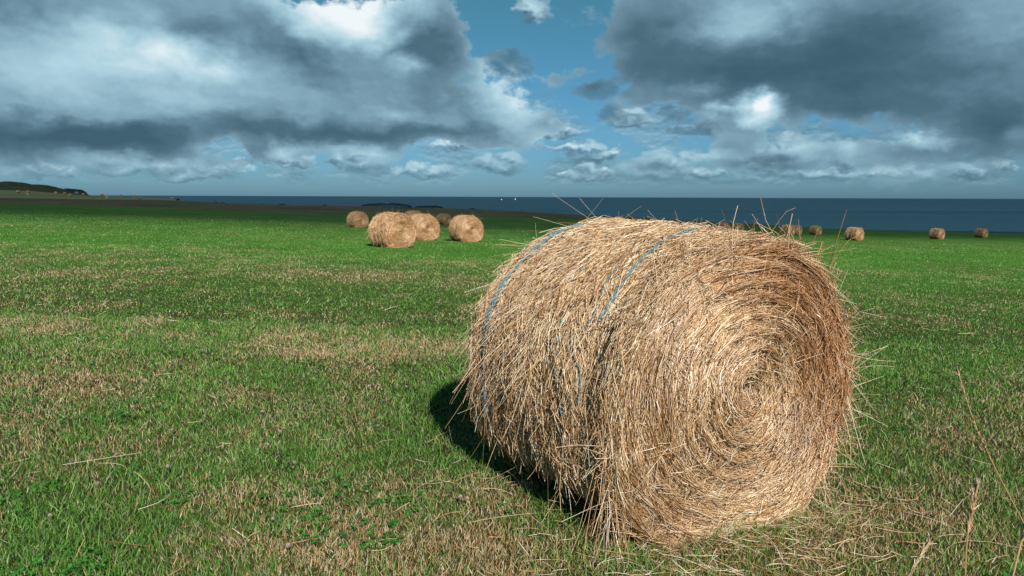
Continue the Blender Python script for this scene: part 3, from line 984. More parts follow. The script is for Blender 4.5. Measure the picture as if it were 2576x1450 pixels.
# loose straws lying on the grass
n = 380
x, y = view_points(n, 2.4, 14, .25, g)
lx, ly = g.normal(-.05, .5, 620), -BL / 2 - np.abs(g.normal(.02, .22, 620))
x2 = np.concatenate([x, bc.x + g.normal(0, .8, 420), bc.x + lx * math.cos(BROT) - ly * math.sin(BROT)])
y2 = np.concatenate([y, bc.y - .5 + g.normal(0, .7, 420), bc.y + lx * math.sin(BROT) + ly * math.cos(BROT)])
k = (~under_bale(x2, y2)) & (y2 > 2.3); x, y = x2[k], y2[k]; n = len(x)
a = g.uniform(0, PI, n); Ln = np.clip(g.lognormal(math.log(.11), .55, n), .04, .45)
t = np.linspace(-.5, .5, 6)[None, :]
cv = g.normal(0, .7, (n, 1))
px = x[:, None] + np.cos(a)[:, None] * t * Ln[:, None] - np.sin(a)[:, None] * cv * t ** 2 * Ln[:, None]
py = y[:, None] + np.sin(a)[:, None] * t * Ln[:, None] + np.cos(a)[:, None] * cv * t ** 2 * Ln[:, None]
pz = zfield(px, py) + g.uniform(.012, .04, (n, 1)) + g.normal(0, .05, (n, 1)) * t
P = np.stack([px, py, pz], -1)
V, f = tubes(P, np.broadcast_to(np.array([0, .1, 1.]), P.shape), np.maximum(.0013, .00033 * y) * g.uniform(.7, 1.2, n), 3, .7)
tag(obj('straw_litter', make_mesh('straw_litter', V, [f], np.repeat(straw_colors(n, g) * .9, 18, 0), [M_straw], True)), 'loose straws strewn over the grass', 'straw', kind='stuff')

# clover leaves in patches
cl = []
n = 10000
x, y = view_points(n, 2.4, 11, .2, g)
pm = fbm(x * 1.6, y * 1.2, 301, 3)
for cx, cy, rx, ry, sk_, a_ in GREENW:
    pm = pm + .35 * a_ * np.exp(-((x - cx) / rx) ** 2 - ((y - cy) / ry) ** 2)
k = (pm > .575) & ~under_bale(x, y, .05)
x, y = x[k], y[k]; n = len(x)
z = zfield(x, y) + g.uniform(.02, .055, n)
rad = g.uniform(.006, .012, n) * np.maximum(1, y / 8)
rot = g.uniform(0, 2 * PI, n)
Vc = []; Fc = []
for L_ in range(3):
    aa = rot + L_ * 2 * PI / 3
    cxx, cyy = np.cos(aa), np.sin(aa)
    til = g.normal(.1, .25, n)
    loc = [(0, 0), (.9, -.75), (1.65, -.55), (1.75, 0), (1.65, .55), (.9, .75)]
    pts = np.stack([np.stack([x + rad * (p_[0] * cxx - p_[1] * cyy), y + rad * (p_[0] * cyy + p_[1] * cxx), z + rad * p_[0] * til + rad * abs(p_[1]) * .25], -1) for p_ in loc], 1)
    Fc.append((np.arange(n) * 6)[:, None] + np.arange(6)[None, :] + L_ * n * 6)
    Vc.append(pts.reshape(-1, 3))
Cc = np.tile(np.repeat(np.array([[.05, .23, .03]]) * g.uniform(.7, 1.4, (n, 1)), 6, 0), (3, 1))
tag(obj('clover', make_mesh('clover', np.concatenate(Vc), Fc, Cc, [M_blade])), 'low patches of bright green clover leaves', 'clover', kind='stuff')

# clover flowers
def flower_mesh(seed):
    gg = np.random.default_rng(seed)
    n = 46
    ph = np.arccos(1 - 1.75 * (np.arange(n) + .5) / n); az = np.arange(n) * 2.4
    d = np.stack([np.sin(ph) * np.cos(az), np.sin(ph) * np.sin(az), np.cos(ph)], 1)
    P = np.array([0, 0, .058])[None, None, :] + d[:, None, :] * np.array([.003, .008, .0115])[None, :, None]
    P[:, 2, 2] += .0015
    V, f = tubes(P, np.broadcast_to(np.array([.3, .5, .8]), P.shape), np.full(n, .0016), 4, .7)
    c = np.where((ph > 1.5)[:, None], np.array([[.45, .30, .27]]), np.array([[.58, .52, .50]])) * gg.uniform(.85, 1.1, (n, 1))
    S = np.array([[[0, 0, -.01], [.002, 0, .025], [0, .001, .056]]])
    V2, f2 = tubes(S, np.broadcast_to(np.array([1., 0, 0]), S.shape), np.array([.0011]), 4)
    V, Fs, C = join([(V, [f], np.repeat(c, 12, 0)), (V2, [f2], np.array([.06, .14, .03]))])
    return make_mesh('clover_flower', V, Fs, C, [M_blade], True)


fm = [flower_mesh(1), flower_mesh(2)]
FLW = [(335, 1037), (403, 1021), (377, 1013), (162, 1043), (90, 1078), (438, 1091), (512, 1037), (248, 1236), (659, 1046), (705, 1100), (678, 1130), (17, 1116), (130, 1320), (60, 1154), (427, 1191), (510, 885), (258, 891), (560, 862), (536, 868),
       (580, 868), (627, 875), (928, 979), (1022, 980), (880, 868), (384, 844), (340, 743), (395, 748), (760, 830), (368, 815), (1165, 1270), (1170, 1275), (690, 1320), (737, 1393), (740, 1175), (2270, 905), (2340, 880), (2370, 880), (2405, 945), (2380, 990),
       (2420, 1003), (2447, 1008), (2340, 918), (2290, 880), (2210, 970), (2260, 960), (2405, 920), (2418, 990), (2500, 985), (2290, 1085), (2300, 1080), (2180, 890), (2230, 905), (2460, 960), (2320, 850), (2480, 870)]
for i, (u, v) in enumerate(FLW):
    q = ground_at(u, v + 8)
    o = obj('clover_flower', fm[i % 2])
    o.location = (q.x, q.y, float(zfield(np.array(q.x), np.array(q.y))))
    s_ = g.uniform(.65, 1.0)
    o.scale = (s_, s_, s_ * g.uniform(.9, 1.1)); o.rotation_euler = (g.normal(0, .15), g.normal(0, .15), g.uniform(0, 6))
    tag(o, 'small white clover flower among the grass blades', 'flower', 'white clover flowers dotted over the field')

# ------------------------------------------------------------------ tall dry stems, lower right
def stem(label, pts, dpt, r_, head, col, g):
    """pts: bearings from the tip down; head: length share carrying the seed head"""
    Q = [at(u, v, d_) for (u, v), d_ in zip(pts, dpt)]
    last = Q[-1] - Q[-2]
    gz = float(zg(Q[-1].x, Q[-1].y))
    if Q[-1].z > gz:
        k = (Q[-1].z - gz) / max(.2, -last.normalized().z)
        Q.append(Q[-1] + last.normalized() * k)
    base = Q[-1].copy()
    A = np.array([list(q - base) for q in Q[::-1]])
    K = 24
    d_ = np.concatenate([[0], np.cumsum(np.linalg.norm(np.diff(A, axis=0), axis=1))])
    tq = np.linspace(0, d_[-1], K)
    P = np.stack([np.interp(tq, d_, A[:, i]) for i in range(3)], -1)
    ker = np.array([.25, .5, .25])
    for _ in range(3):
        P[1:-1] = .25 * P[:-2] + .5 * P[1:-1] + .25 * P[2:]
    o = thing('grass_stem', label, 'grass stem', base)
    V, f = tubes(P[None], np.broadcast_to(np.array([0, -1., .2]), (1, K, 3)), np.array([r_]), 5, .5)
    obj('stalk', make_mesh('stalk', V, [f], np.broadcast_to(np.array(col), (len(V), 3)), [M_straw], True), o)
    n = 70
    tt_ = g.uniform(1 - head, 1.0, n) * d_[-1]
    p0 = np.stack([np.interp(tt_, tq, P[:, i]) for i in range(3)], -1)
    dirv = P[-1] - P[-5]; dirv /= np.linalg.norm(dirv)
    D = dirv[None] + g.normal(0, .22, (n, 3))
    D /= np.linalg.norm(D, axis=1, keepdims=True)
    ln = g.uniform(.012, .026, n)
    PP = p0[:, None, :] + D[:, None, :] * np.array([0, .35, .7, 1.0])[None, :, None] * ln[:, None, None]
    V, f = tubes(PP, np.broadcast_to(np.array([0, -1., .2]), PP.shape), np.full(n, r_ * .85), 4, .25)
    obj('seed_head', make_mesh('seed_head', V, [f], np.repeat(np.array([col]) * g.uniform(.75, 1.25, (n, 1)), 16, 0), [M_straw], True), o)


g = np.random.default_rng(77)
stem('tall thin grass stem with a narrow seed head leaning in the open grass', [(2409, 931), (2430, 1005), (2455, 1079), (2503, 1179), (2572, 1310)], [2.65, 2.64, 2.63, 2.6, 2.58], .0032, .36, (.36, .23, .10), g)
stem('blurred upright dry stem with a plume, nearest of the stems along the lower right', [(2461, 1219), (2445, 1262), (2431, 1301), (2429, 1380), (2428, 1450)], [1.35, 1.34, 1.33, 1.32, 1.31], .0028, .10, (.34, .21, .09), g)
stem('short pale dry stem bending right beside the bottom edge', [(2336, 1366), (2318, 1385), (2300, 1418), (2285, 1450)], [1.75, 1.74, 1.73, 1.72], .0022, .12, (.42, .31, .17), g)
stem('leaning dry stem cut off by the right edge of the view', [(2590, 1280), (2574, 1345), (2560, 1400), (2548, 1450)], [1.25, 1.24, 1.23, 1.22], .0028, .06, (.42, .28, .12), g)

# ------------------------------------------------------------------ shrubs, fence and boats
def shrub(label, u0, u1, vtop, vbot, y, seed, name='shrub', group=None):
    gg = np.random.default_rng(seed)
    a, b = at(u0, vbot, y), at(u1, vbot, y)
    h = (at((u0 + u1) / 2, vtop, y) - at((u0 + u1) / 2, vbot, y)).z
    cx = (a.x + b.x) / 2; w = abs(b.x - a.x) / 2
    n = 2600 if w > 3 else 500
    px = gg.uniform(-1, 1, n)
    prof = (1 - np.abs(px) ** 4) ** .5 * (.7 + .45 * fbm(px * 4 + seed, px * 0, seed, 3))
    pz = prof * np.sqrt(gg.random(n)) * h
    pyy = gg.normal(0, .3, n) * min(w, 3) * np.sqrt(np.clip(1 - (pz / (h * 1.2)) ** 2, .05, 1))
    ctr = np.stack([px * w, pyy, pz], 1)
    s_ = gg.uniform(.10, .24, n) * max(.6, h / 2)
    d1 = gg.normal(0, 1, (n, 3)); d1 /= np.linalg.norm(d1, axis=1, keepdims=True)
    d2 = np.cross(d1, gg.normal(0, 1, (n, 3))); d2 /= np.linalg.norm(d2, axis=1, keepdims=True)
    V = np.stack([ctr - d1 * s_[:, None], ctr + d2 * s_[:, None] * .6, ctr + d1 * s_[:, None], ctr - d2 * s_[:, None] * .6], 1).reshape(-1, 3)
    C = np.repeat(np.array([[.022, .038, .016]]) * gg.uniform(.5, 1.6, (n, 1)), 4, 0)
    o = thing(name, label, name, (cx, y, a.z - .1), 0, group)
    obj('foliage', make_mesh('foliage', V, [np.arange(n * 4).reshape(-1, 4)], C, [M_blade]), o)
    K = max(3, int(w))
    xs_ = np.linspace(-w * .8, w * .8, K)
    S = np.stack([np.stack([xs_, 0 * xs_, 0 * xs_ - .4], 1), np.stack([xs_ + .1, 0 * xs_, 0 * xs_ + h * .3], 1), np.stack([xs_ - .1, 0 * xs_, 0 * xs_ + h * .6], 1)], 1)
    for k in range(K):
        V, f = tubes(S[k:k + 1], np.broadcast_to(np.array([0, 1., .1]), (1, 3, 3)), np.array([.05]), 5, .4)
        obj('stem', make_mesh('stem', V, [f], None, [M_wood], True), o)


def strip_y(u):
    k0 = min(STRIP, key=lambda k: abs(k - u))
    return STRIP[k0].y


shrub('long low dark hedge on the cliff top, the wider of the two', 908, 1036, 511, 521.5, strip_y(970), 3, 'hedge')
shrub('shorter dark hedge on the cliff top, right of the wider one', 1042, 1115, 516.3, 524.8, strip_y(1080), 4, 'hedge')
SH = [(444, 451, 499.5, 504), (541, 549, 508, 513), (555, 566, 508.5, 513.5), (588, 594, 511.5, 515), (655, 662, 512.5, 516), (700, 720, 513, 517), (812, 822, 515, 518.5), (1180, 1195, 523.5, 528)]
SHL = ['small dark bush at the left end of the brown strip crest', 'left of two small bushes close together on the crest', 'right of two small bushes close together on the crest', 'tiny bush on the crest past the pair of bushes',
       'tiny bush on the crest about midway to the hedge', 'flat wide bush on the crest well left of the hedge', 'last small bush on the crest before the hedge', 'low bush on the crest by the fence posts']
for (u0, u1, v0, v1), lab in zip(SH, SHL):
    shrub(lab, u0, u1, v0, v1, strip_y((u0 + u1) / 2), int(u0), 'shrub', 'bushes on the cliff-top crest')

fo = thing('fence', 'thin wire fence with posts along the cliff-top crest', 'fence', tuple(STRIP[min(STRIP, key=lambda k: abs(k - 1280))]))
pw = []
for u in list(range(1130, 1420, 26)):
    k0 = min(STRIP, key=lambda k: abs(k - u)); q = STRIP[k0] - fo.location
    u_ = u
    yv = STRIP[k0].y
    tp = at(u_, float(np.interp(u_, tu, tv)), yv) - fo.location
    hh = 1.25
    gg = np.random.default_rng(u)
    S = np.array([[[tp.x, tp.y, tp.z - .5], [tp.x + gg.normal(0, .03), tp.y, tp.z + hh * .5], [tp.x + gg.normal(0, .06), tp.y, tp.z + hh]]])
    V, f = tubes(S, np.broadcast_to(np.array([0, 1., .01]), S.shape), np.array([.075]), 6, .9)
    capf = np.array([[12, 13, 14, 15, 16, 17]])
    obj('post', make_mesh('post', V, [f, capf], None, [M_wood], True), fo)
    pw.append((tp.x, tp.y, tp.z))
pw = np.array(pw)
S = np.stack([pw + np.array([0, -.08, .55]), ], 0)
S = np.concatenate([S, S + np.array([0, 0, .5])], 0)
V, f = tubes(S, np.broadcast_to(np.array([0, .1, 1.]), S.shape), np.full(2, .008), 4)
obj('wire', make_mesh('wire', V, [f], None, [M_wire]), fo)


def boat(label, u, v, kind):
    d = ray(u, v)
    k = (SEA - CAMZ) / d.z
    pos = Vector((d.x * k, d.y * k, SEA))
    sc = pos.y * 1.6 / F / 10 * 2.2
    o = thing('sailboat' if kind else 'motorboat', label, 'boat', pos, 0)
    o.scale = (sc, sc, sc)
    n = 9
    xs_ = np.linspace(-5, 5, n)
    hw = 1.6 * np.clip(1 - (np.maximum(xs_, -3) / 5.2) ** 4, .03, 1)
    V = []
    for x_, w_ in zip(xs_, hw):
        sh = .25 * max(0, x_) / 5
        V += [(x_, -w_, 1.3 + sh), (x_, -w_ * .7, -.4), (x_, w_ * .7, -.4), (x_, w_, 1.3 + sh)]
    f = []
    for i in range(n - 1):
        for j in range(4):
            a_ = i * 4 + j; b_ = i * 4 + (j + 1) % 4
            f.append((a_, b_, b_ + 4, a_ + 4))
    f = np.array(f + [(3, 2, 1, 0), ((n - 1) * 4, (n - 1) * 4 + 1, (n - 1) * 4 + 2, (n - 1) * 4 + 3)])
    obj('hull', make_mesh('hull', np.array(V), [f], None, [M_white]), o)

    def bx(nm, x0, x1, y0, y1, z0, z1, tp=.8):
        cx_, cy_ = (x0 + x1) / 2, (y0 + y1) / 2
        V = [(x, y, z0) for x, y in ((x0, y0), (x1, y0), (x1, y1), (x0, y1))] + [(cx_ + (x - cx_) * tp, cy_ + (y - cy_) * tp, z1) for x, y in ((x0, y0), (x1, y0), (x1, y1), (x0, y1))]
        obj(nm, make_mesh(nm, np.array(V), [np.array([(3, 2, 1, 0), (4, 5, 6, 7), (0, 1, 5, 4), (1, 2, 6, 5), (2, 3, 7, 6), (3, 0, 4, 7)])], None, [M_white]), o)
    if kind:
        S = np.array([[[.5, 0, 1.2], [.5, 0, 7], [.5, 0, 14]]])
        V, f = tubes(S, np.broadcast_to(np.array([1., 0, 0]), S.shape), np.array([.12]), 6, .7)
        obj('mast', make_mesh('mast', V, [f], None, [M_white], True), o)
        V = np.array([(.4, 0, 2.6), (-4.2, 0, 2.6), (-2.4, .35, 7), (.4, 0, 13.6), (.4, .06, 2.6), (-4.2, .06, 2.6), (-2.4, .41, 7), (.4, .06, 13.6)])
        obj('sail', make_mesh('sail', V, [np.array([(0, 1, 2, 3), (7, 6, 5, 4), (0, 3, 7, 4), (0, 4, 5, 1), (1, 5, 6, 2), (2, 6, 7, 3)])], None, [M_white]), o)
    else:
        bx('cabin', -2.5, 2, -1.2, 1.2, 1.32, 3.4)
        bx('wheelhouse', -1.5, .8, -1, 1, 3.42, 4.8)


boat('white motorboat far out on the sea, left of the sailboat', 1261.6, 503, 0)
boat('small white sailboat far out on the sea, right of the motorboat', 1296.5, 502.6, 1)

# ------------------------------------------------------------------ sun
sun_d = bpy.data.lights.new('sun', 'SUN')
sun_d.energy = 5.0
sun_d.angle = R(.5)
sun_d.color = (1.0, .94, .86)
sun = bpy.data.objects.new('sun', sun_d)
COL.objects.link(sun)
sun.location = (5, -10, 20)
sun.rotation_euler = SUN.to_track_quat('Z', 'Y').to_euler()

# ------------------------------------------------------------------ sky
world = bpy.data.worlds.new('World')
scene.world = world
world.use_nodes = True
world.cycles.sampling_method = 'MANUAL'
world.cycles.sample_map_resolution = 512
nt = world.node_tree
nt.nodes.clear()
LK = nt.links.new


def mth(op, a, b=None, c=None, clamp=False):
    n = nt.nodes.new('ShaderNodeMath'); n.operation = op; n.use_clamp = clamp
    for i, v in enumerate((a, b, c)):
        if v is None: continue
        if isinstance(v, (int, float)): n.inputs[i].default_value = v
        else: LK(v, n.inputs[i])
    return n.outputs[0]


def smooth(x, a, b):
    n = nt.nodes.new('ShaderNodeMapRange'); n.interpolation_type = 'SMOOTHSTEP'
    LK(x, n.inputs[0]); n.inputs[1].default_value = a; n.inputs[2].default_value = b
    return n.outputs[0]


def comb(x, y, z=0.0):
    n = nt.nodes.new('ShaderNodeCombineXYZ')
    for i, v in enumerate((x, y, z)):
        if isinstance(v, (int, float)): n.inputs[i].default_value = v
        else: LK(v, n.inputs[i])
    return n.outputs[0]


def noise(vec, scale, detail=6, rough=.55, loc=(0, 0, 0), st=(1, 1, 1)):
    m = nt.nodes.new('ShaderNodeMapping')
    m.inputs['Location'].default_value = loc; m.inputs['Scale'].default_value = st
    LK(vec, m.inputs[0])
    n = nt.nodes.new('ShaderNodeTexNoise'); n.noise_dimensions = '2D'
    n.inputs['Scale'].default_value = scale; n.inputs['Detail'].default_value = detail; n.inputs['Roughness'].default_value = rough
    LK(m.outputs[0], n.inputs['Vector'])
    return n.outputs['Fac']


def blob(vec, u, v, ru, rv, rot=0.0):
    """1 at the bearing (u, v), falling to 0 at ru, rv from it"""
    a, e = azel(u, v)
    a2, _ = azel(u + ru, v); a1, _ = azel(u - ru, v); _, e2 = azel(u, v - rv); _, e1 = azel(u, v + rv)
    m = nt.nodes.new('ShaderNodeMapping'); m.vector_type = 'TEXTURE'
    m.inputs['Location'].default_value = (a, e, 0)
    m.inputs['Rotation'].default_value = (0, 0, R(rot))
    m.inputs['Scale'].default_value = ((a2 - a1) / 2, (e2 - e1) / 2, 1)
    LK(vec, m.inputs[0])
    gtx = nt.nodes.new('ShaderNodeTexGradient'); gtx.gradient_type = 'SPHERICAL'
    LK(m.outputs[0], gtx.inputs[0])
    return gtx.outputs['Fac']


def total(vec, lst):
    out = None
    for it in lst:
        b = mth('MULTIPLY', blob(vec, *it[:4], it[5] if len(it) > 5 else 0.0), it[4])
        out = b if out is None else mth('ADD', out, b)
    return out


tc = nt.nodes.new('ShaderNodeTexCoord')
sx = nt.nodes.new('ShaderNodeSeparateXYZ'); LK(tc.outputs['Generated'], sx.inputs[0])
az = mth('MULTIPLY', mth('ARCTAN2', sx.outputs[0], sx.outputs[1]), 180 / PI)
el = mth('MULTIPLY', mth('ARCSINE', sx.outputs[2]), 180 / PI)
p0 = comb(az, el)


def warp(vec, scale, amt, detail, seed):
    n1 = noise(vec, scale, detail, .55, (seed, 3.1, 0), (1, 1.5, 1)); n2 = noise(vec, scale, detail, .55, (7.7, seed, 0), (1, 1.5, 1))
    d = comb(mth('MULTIPLY', mth('SUBTRACT', n1, .5), amt), mth('MULTIPLY', mth('SUBTRACT', n2, .5), amt * .6))
    v = nt.nodes.new('ShaderNodeVectorMath'); v.operation = 'ADD'
    LK(vec, v.inputs[0]); LK(d, v.inputs[1])
    return v.outputs[0]


pw1 = warp(p0, .22, 5.0, 5, 1.3)

COVER = [(300, 150, 800, 330, 1.6), (-250, 250, 800, 260, 1.6), (820, 190, 560, 230, 1.4), (1050, 110, 210, 170, 1.0), (1210, 285, 230, 100, 1.0), (690, 378, 100, 48, .9),
         (150, 345, 480, 85, 1.0), (1000, 320, 480, 70, .8),
         (1780, 50, 400, 240, 1.6), (2150, 60, 650, 300, 1.6), (2600, 120, 700, 280, 1.4), (2480, 320, 380, 110, .9), (2080, 265, 240, 60, .7),
         (1325, 15, 85, 85, .75), (1285, 155, 80, 60, .55), (1400, 182, 100, 30, .75), (1480, 218, 110, 55, .75), (1530, 285, 60, 35, .55),
         (1880, 270, 120, 60, 1.0), (1800, 300, 200, 45, .6), (1860, 330, 150, 70, .9), (1940, 392, 190, 50, .85), (1690, 405, 220, 45, .7), (1390, 320, 140, 45, .5), (1270, 402, 100, 40, .7),
         (925, 395, 130, 42, .7), (250, 415, 420, 45, .7), (560, 420, 200, 30, .5), (2150, 380, 110, 50, .8), (2320, 370, 150, 40, .7), (2300, 420, 520, 80, .7), (1130, 350, 260, 25, .6), (1650, 250, 180, 30, .45),
         (1160, 340, 330, 40, .6), (520, 330, 300, 60, .5), (-900, 250, 700, 400, 1.2), (3300, 200, 700, 400, 1.2)]
HOLE = [(545, 372, 130, 38, .9), (1270, 70, 120, 130, .6), (1390, 120, 110, 90, .35)]
BRIGHT = [(860, 25, 250, 120, 1.5), (930, 90, 110, 60, .5), (330, 150, 420, 160, .80), (430, 120, 90, 60, .45), (520, 170, 120, 60, .5), (250, 80, 160, 70, .3), (60, 190, 220, 110, .35), (1290, 250, 110, 100, .85), (1220, 200, 60, 60, .5),
          (720, 375, 55, 40, .6), (1040, 160, 90, 30, .5), (1000, 285, 100, 22, .3), (700, 235, 260, 70, .25), (300, 255, 360, 60, .2),
          (1870, 55, 190, 100, .50), (1950, 40, 120, 80, .2), (2500, 20, 300, 100, .22), (1915, 262, 90, 60, 1.7), (1880, 255, 50, 30, .7), (1935, 240, 40, 24, .7), (1815, 262, 55, 25, .9), (1760, 222, 90, 22, .5), (2000, 375, 90, 30, .5), (2140, 370, 70, 32, .5), (1750, 400, 120, 30, .6), (1620, 395, 100, 26, .35),
          (2330, 358, 90, 25, .7), (1275, 402, 110, 40, .35), (920, 393, 110, 30, .5), (280, 402, 160, 26, .55), (430, 415, 90, 20, .4), (2570, 340, 60, 40, .3), (2260, 440, 300, 30, .3), (1420, 345, 120, 30, .3), (1330, 15, 60, 60, .6), (1400, 178, 60, 14, .4), (1330, 345, 120, 30, .3)]
DARK = [(60, 345, 520, 70, .95, -3), (700, 335, 420, 35, .4), (330, 345, 260, 45, .9, -4), (100, 20, 260, 70, .35), (560, 90, 180, 50, .3, -20), (740, 130, 200, 60, .55, -38), (1060, 85, 150, 80, .75), (1130, 150, 80, 70, .4), (880, 335, 300, 40, .6), (1150, 335, 200, 25, .5), (600, 305, 200, 40, .4),
        (640, 385, 60, 50, .4), (1080, 240, 90, 70, .35), (500, 70, 120, 40, .3),
        (1850, 190, 520, 110, .85), (1620, 90, 200, 140, .55), (2300, 230, 500, 130, .6), (2530, 330, 160, 110, .6), (2100, 120, 420, 120, .45), (2250, 60, 300, 110, .45), (1290, 150, 80, 60, .6), (1500, 225, 70, 40, .55), (1530, 290, 60, 40, .6), (1730, 330, 90, 25, .6), (1930, 415, 170, 22, .6), (1640, 425, 150, 18, .3), (2430, 400, 250, 80, .3), (2150, 270, 250, 40, .4), (2450, 300, 250, 60, .4)]
cov = mth('SUBTRACT', total(pw1, COVER), total(pw1, HOLE))
nb = noise(pw1, .20, 4, .5, (2.3, 5.1, 0), (1, 1.6, 1))
nf = noise(p0, .75, 6, .52, (12.3, 1.1, 0), (1, 1.5, 1))
dens = mth('ADD', cov, mth('MULTIPLY', mth('SUBTRACT', nb, .5), 1.3))
dens = mth('ADD', dens, mth('MULTIPLY', mth('SUBTRACT', nf, .5), .75))
alpha = smooth(dens, .26, .60)
# relief: the same noise a little higher up, subtracted
nb2 = noise(pw1, .20, 4, .5, (2.3 - .25, 5.1 - 1.3, 0), (1, 1.6, 1))
nf2 = noise(p0, .75, 6, .52, (12.3 - .1, 1.1 - .45, 0), (1, 1.5, 1))
rel = mth('ADD', mth('MULTIPLY', mth('SUBTRACT', nb, nb2), .55), mth('MULTIPLY', mth('SUBTRACT', nf, nf2), .22))
pw2 = warp(p0, .30, 3.4, 4, 4.4)
lum = mth('SUBTRACT', total(pw2, BRIGHT), total(pw2, DARK))
lum = mth('ADD', mth('ADD', mth('MULTIPLY', lum, .46), .42), mth('MULTIPLY', rel, .42))
lum = mth('ADD', lum, mth('MULTIPLY', mth('SUBTRACT', 1.0, smooth(dens, .3, 1.1)), .10))


def cloud_ramp(x):
    r = nt.nodes.new('ShaderNodeValToRGB')
    E = r.color_ramp.elements
    E[0].position = 0.0; E[0].color = (.046, .106, .148, 1)
    E[1].position = 1.0; E[1].color = (.86, .93, .95, 1)
    for pos_, c_ in [(.18, (.072, .150, .202)), (.36, (.140, .250, .325)), (.55, (.255, .43, .53)), (.75, (.44, .65, .74))]:
        e_ = E.new(pos_); e_.color = (*c_, 1)
    LK(x, r.inputs[0])
    return r.outputs[0]


def scale10(c):
    n = nt.nodes.new('ShaderNodeVectorMath'); n.operation = 'SCALE'
    LK(c, n.inputs[0]); n.inputs['Scale'].default_value = 10.0
    return n.outputs[0]


def mixc(f, a, b):
    n = nt.nodes.new('ShaderNodeMix'); n.data_type = 'RGBA'
    LK(f, n.inputs[0]); LK(a, n.inputs[6]); LK(b, n.inputs[7])
    return n.outputs[2]


# rows of small cumulus low over the sea
ls = (1, 2.0, 1)
n1 = noise(p0, .17, 6, .5, (3.3, 8.2, 0), ls); n1u = noise(p0, .17, 6, .5, (3.3, 8.2 - .7, 0), ls)
n1s = noise(p0, .9, 5, .55, (1.3, 2.2, 0), ls); n1su = noise(p0, .9, 5, .55, (1.3, 2.2 - .3, 0), ls)
band = mth('MULTIPLY', smooth(el, .5, 1.6), mth('SUBTRACT', 1.0, smooth(el, 5.5, 9.0)))
low = mth('ADD', mth('MULTIPLY', n1, .85), mth('MULTIPLY', n1s, .15))
lowa = mth('MULTIPLY', smooth(low, .43, .56), mth('MULTIPLY', band, .58))
lowl = mth('ADD', .44, mth('ADD', mth('MULTIPLY', mth('SUBTRACT', n1, n1u), 1.2), mth('MULTIPLY', mth('SUBTRACT', n1s, n1su), .6)))

# single cumulus with flat feet: (bearing, foot, width, height)
LIGHTP = [(690, 405, 120, 72), (905, 430, 150, 68), (1270, 432, 120, 62), (280, 442, 190, 60), (110, 447, 220, 50), (580, 437, 150, 34), (1650, 452, 250, 70), (1780, 450, 100, 45), (1930, 427, 280, 62), (1985, 402, 120, 62), (2140, 418, 100, 66),
          (2330, 378, 120, 44), (2240, 382, 80, 30), (2260, 447, 220, 40), (1400, 347, 170, 46), (1590, 315, 140, 44), (2450, 442, 220, 55), (1060, 442, 160, 34), (760, 420, 100, 40), (1430, 382, 130, 34), (400, 434, 170, 44), (1840, 345, 150, 110), (1140, 372, 120, 26), (1345, 45, 90, 70), (1500, 402, 160, 44), (480, 455, 260, 50), (1480, 452, 200, 44), (2080, 452, 240, 44)]
DARKP = [(1500, 248, 120, 50), (1530, 308, 66, 46), (1285, 195, 120, 80), (1740, 337, 90, 34), (1700, 300, 130, 46), (1830, 345, 60, 30)]


def lobes(lst, seed):
    g_ = np.random.default_rng(seed); out = []
    for u, v, w, h in lst:
        out.append((u, v - h * .30, w * .62, h * .52))
        for k in range(2 if w < 160 else 3):
            t_ = g_.uniform(-.75, .75)
            r_ = h * g_.uniform(.45, .70) * (1 - .4 * abs(t_))
            out.append((u + t_ * w * .5, v - h * .25 - (h * .45) * (1 - abs(t_)), r_ * 1.5, r_))
    return out


def most(vec, lst):
    out = None
    for it in lst:
        b = blob(vec, *it)
        out = b if out is None else mth('MAXIMUM', out, b)
    return out


def puffs(lst, seed, relief=True):
    pa = warp(p0, .62, 2.3, 5, 2.2 + seed); L_ = lobes(lst, seed)
    up = nt.nodes.new('ShaderNodeVectorMath'); up.operation = 'ADD'
    LK(pa, up.inputs[0]); up.inputs[1].default_value = (.12, .42, 0)
    f0 = most(pa, L_)
    return smooth(f0, .08, .46), (mth('SUBTRACT', f0, most(up.outputs[0], L_)) if relief else mth('SUBTRACT', .4, f0))


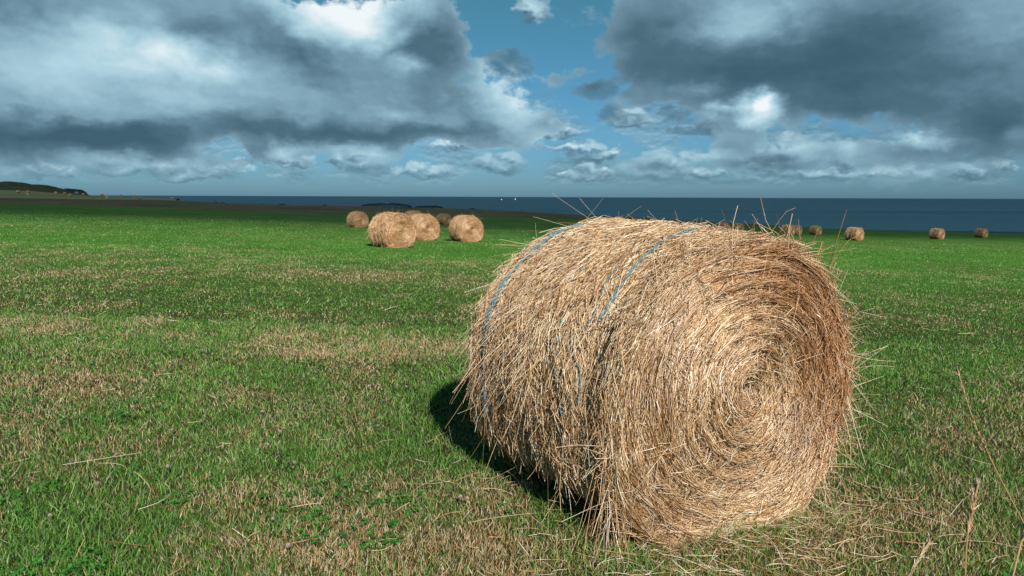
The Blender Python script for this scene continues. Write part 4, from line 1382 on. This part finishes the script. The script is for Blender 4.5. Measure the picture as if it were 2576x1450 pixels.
lpa, lpr = puffs(LIGHTP, 5)
dpa, dpr = puffs(DARKP, 9, False)
sky = nt.nodes.new('ShaderNodeTexSky')
sky.sky_type = 'NISHITA'; sky.sun_disc = False
sky.sun_elevation = R(SUN_EL); sky.sun_rotation = R(180 - SUN_AZ)
sky.air_density = 1.0; sky.dust_density = .6; sky.ozone_density = 1.2
tr = nt.nodes.new('ShaderNodeValToRGB')
tr.color_ramp.elements[0].position = 0; tr.color_ramp.elements[0].color = (.22, .45, .80, 1)
tr.color_ramp.elements[1].position = 1; tr.color_ramp.elements[1].color = (.25, .57, .54, 1)
LK(mth('DIVIDE', el, 16.0), tr.inputs[0])
tint = nt.nodes.new('ShaderNodeVectorMath'); tint.operation = 'MULTIPLY'
LK(sky.outputs[0], tint.inputs[0]); LK(tr.outputs[0], tint.inputs[1])
c1 = mixc(lowa, tint.outputs[0], scale10(cloud_ramp(lowl)))
# low on the horizon the far clouds sink into the blue air
lowfade = smooth(el, .2, 3.2)
pf = mth('MULTIPLY_ADD', lowfade, .36, .42)
c1 = mixc(mth('MULTIPLY', lpa, pf), c1, scale10(cloud_ramp(mth('MULTIPLY_ADD', lpr, .60, .45))))
c1 = mixc(mth('MULTIPLY', dpa, .55), c1, scale10(cloud_ramp(mth('MULTIPLY_ADD', dpr, .35, .27))))
cfin = mixc(mth('MULTIPLY', alpha, mth('MULTIPLY_ADD', lowfade, .86, .10)), c1, scale10(cloud_ramp(lum)))
bg = nt.nodes.new('ShaderNodeBackground'); bg.inputs['Strength'].default_value = .084
LK(cfin, bg.inputs[0])
wo = nt.nodes.new('ShaderNodeOutputWorld'); LK(bg.outputs[0], wo.inputs[0])

# ------------------------------------------------------------------ render settings
scene.view_settings.view_transform = 'Standard'
scene.view_settings.look = 'None'
scene.view_settings.exposure = 0.3
scene.view_settings.gamma = 1.0
scene.cycles.max_bounces = 6
scene.cycles.diffuse_bounces = 3
scene.cycles.glossy_bounces = 2
scene.cycles.transparent_max_bounces = 4
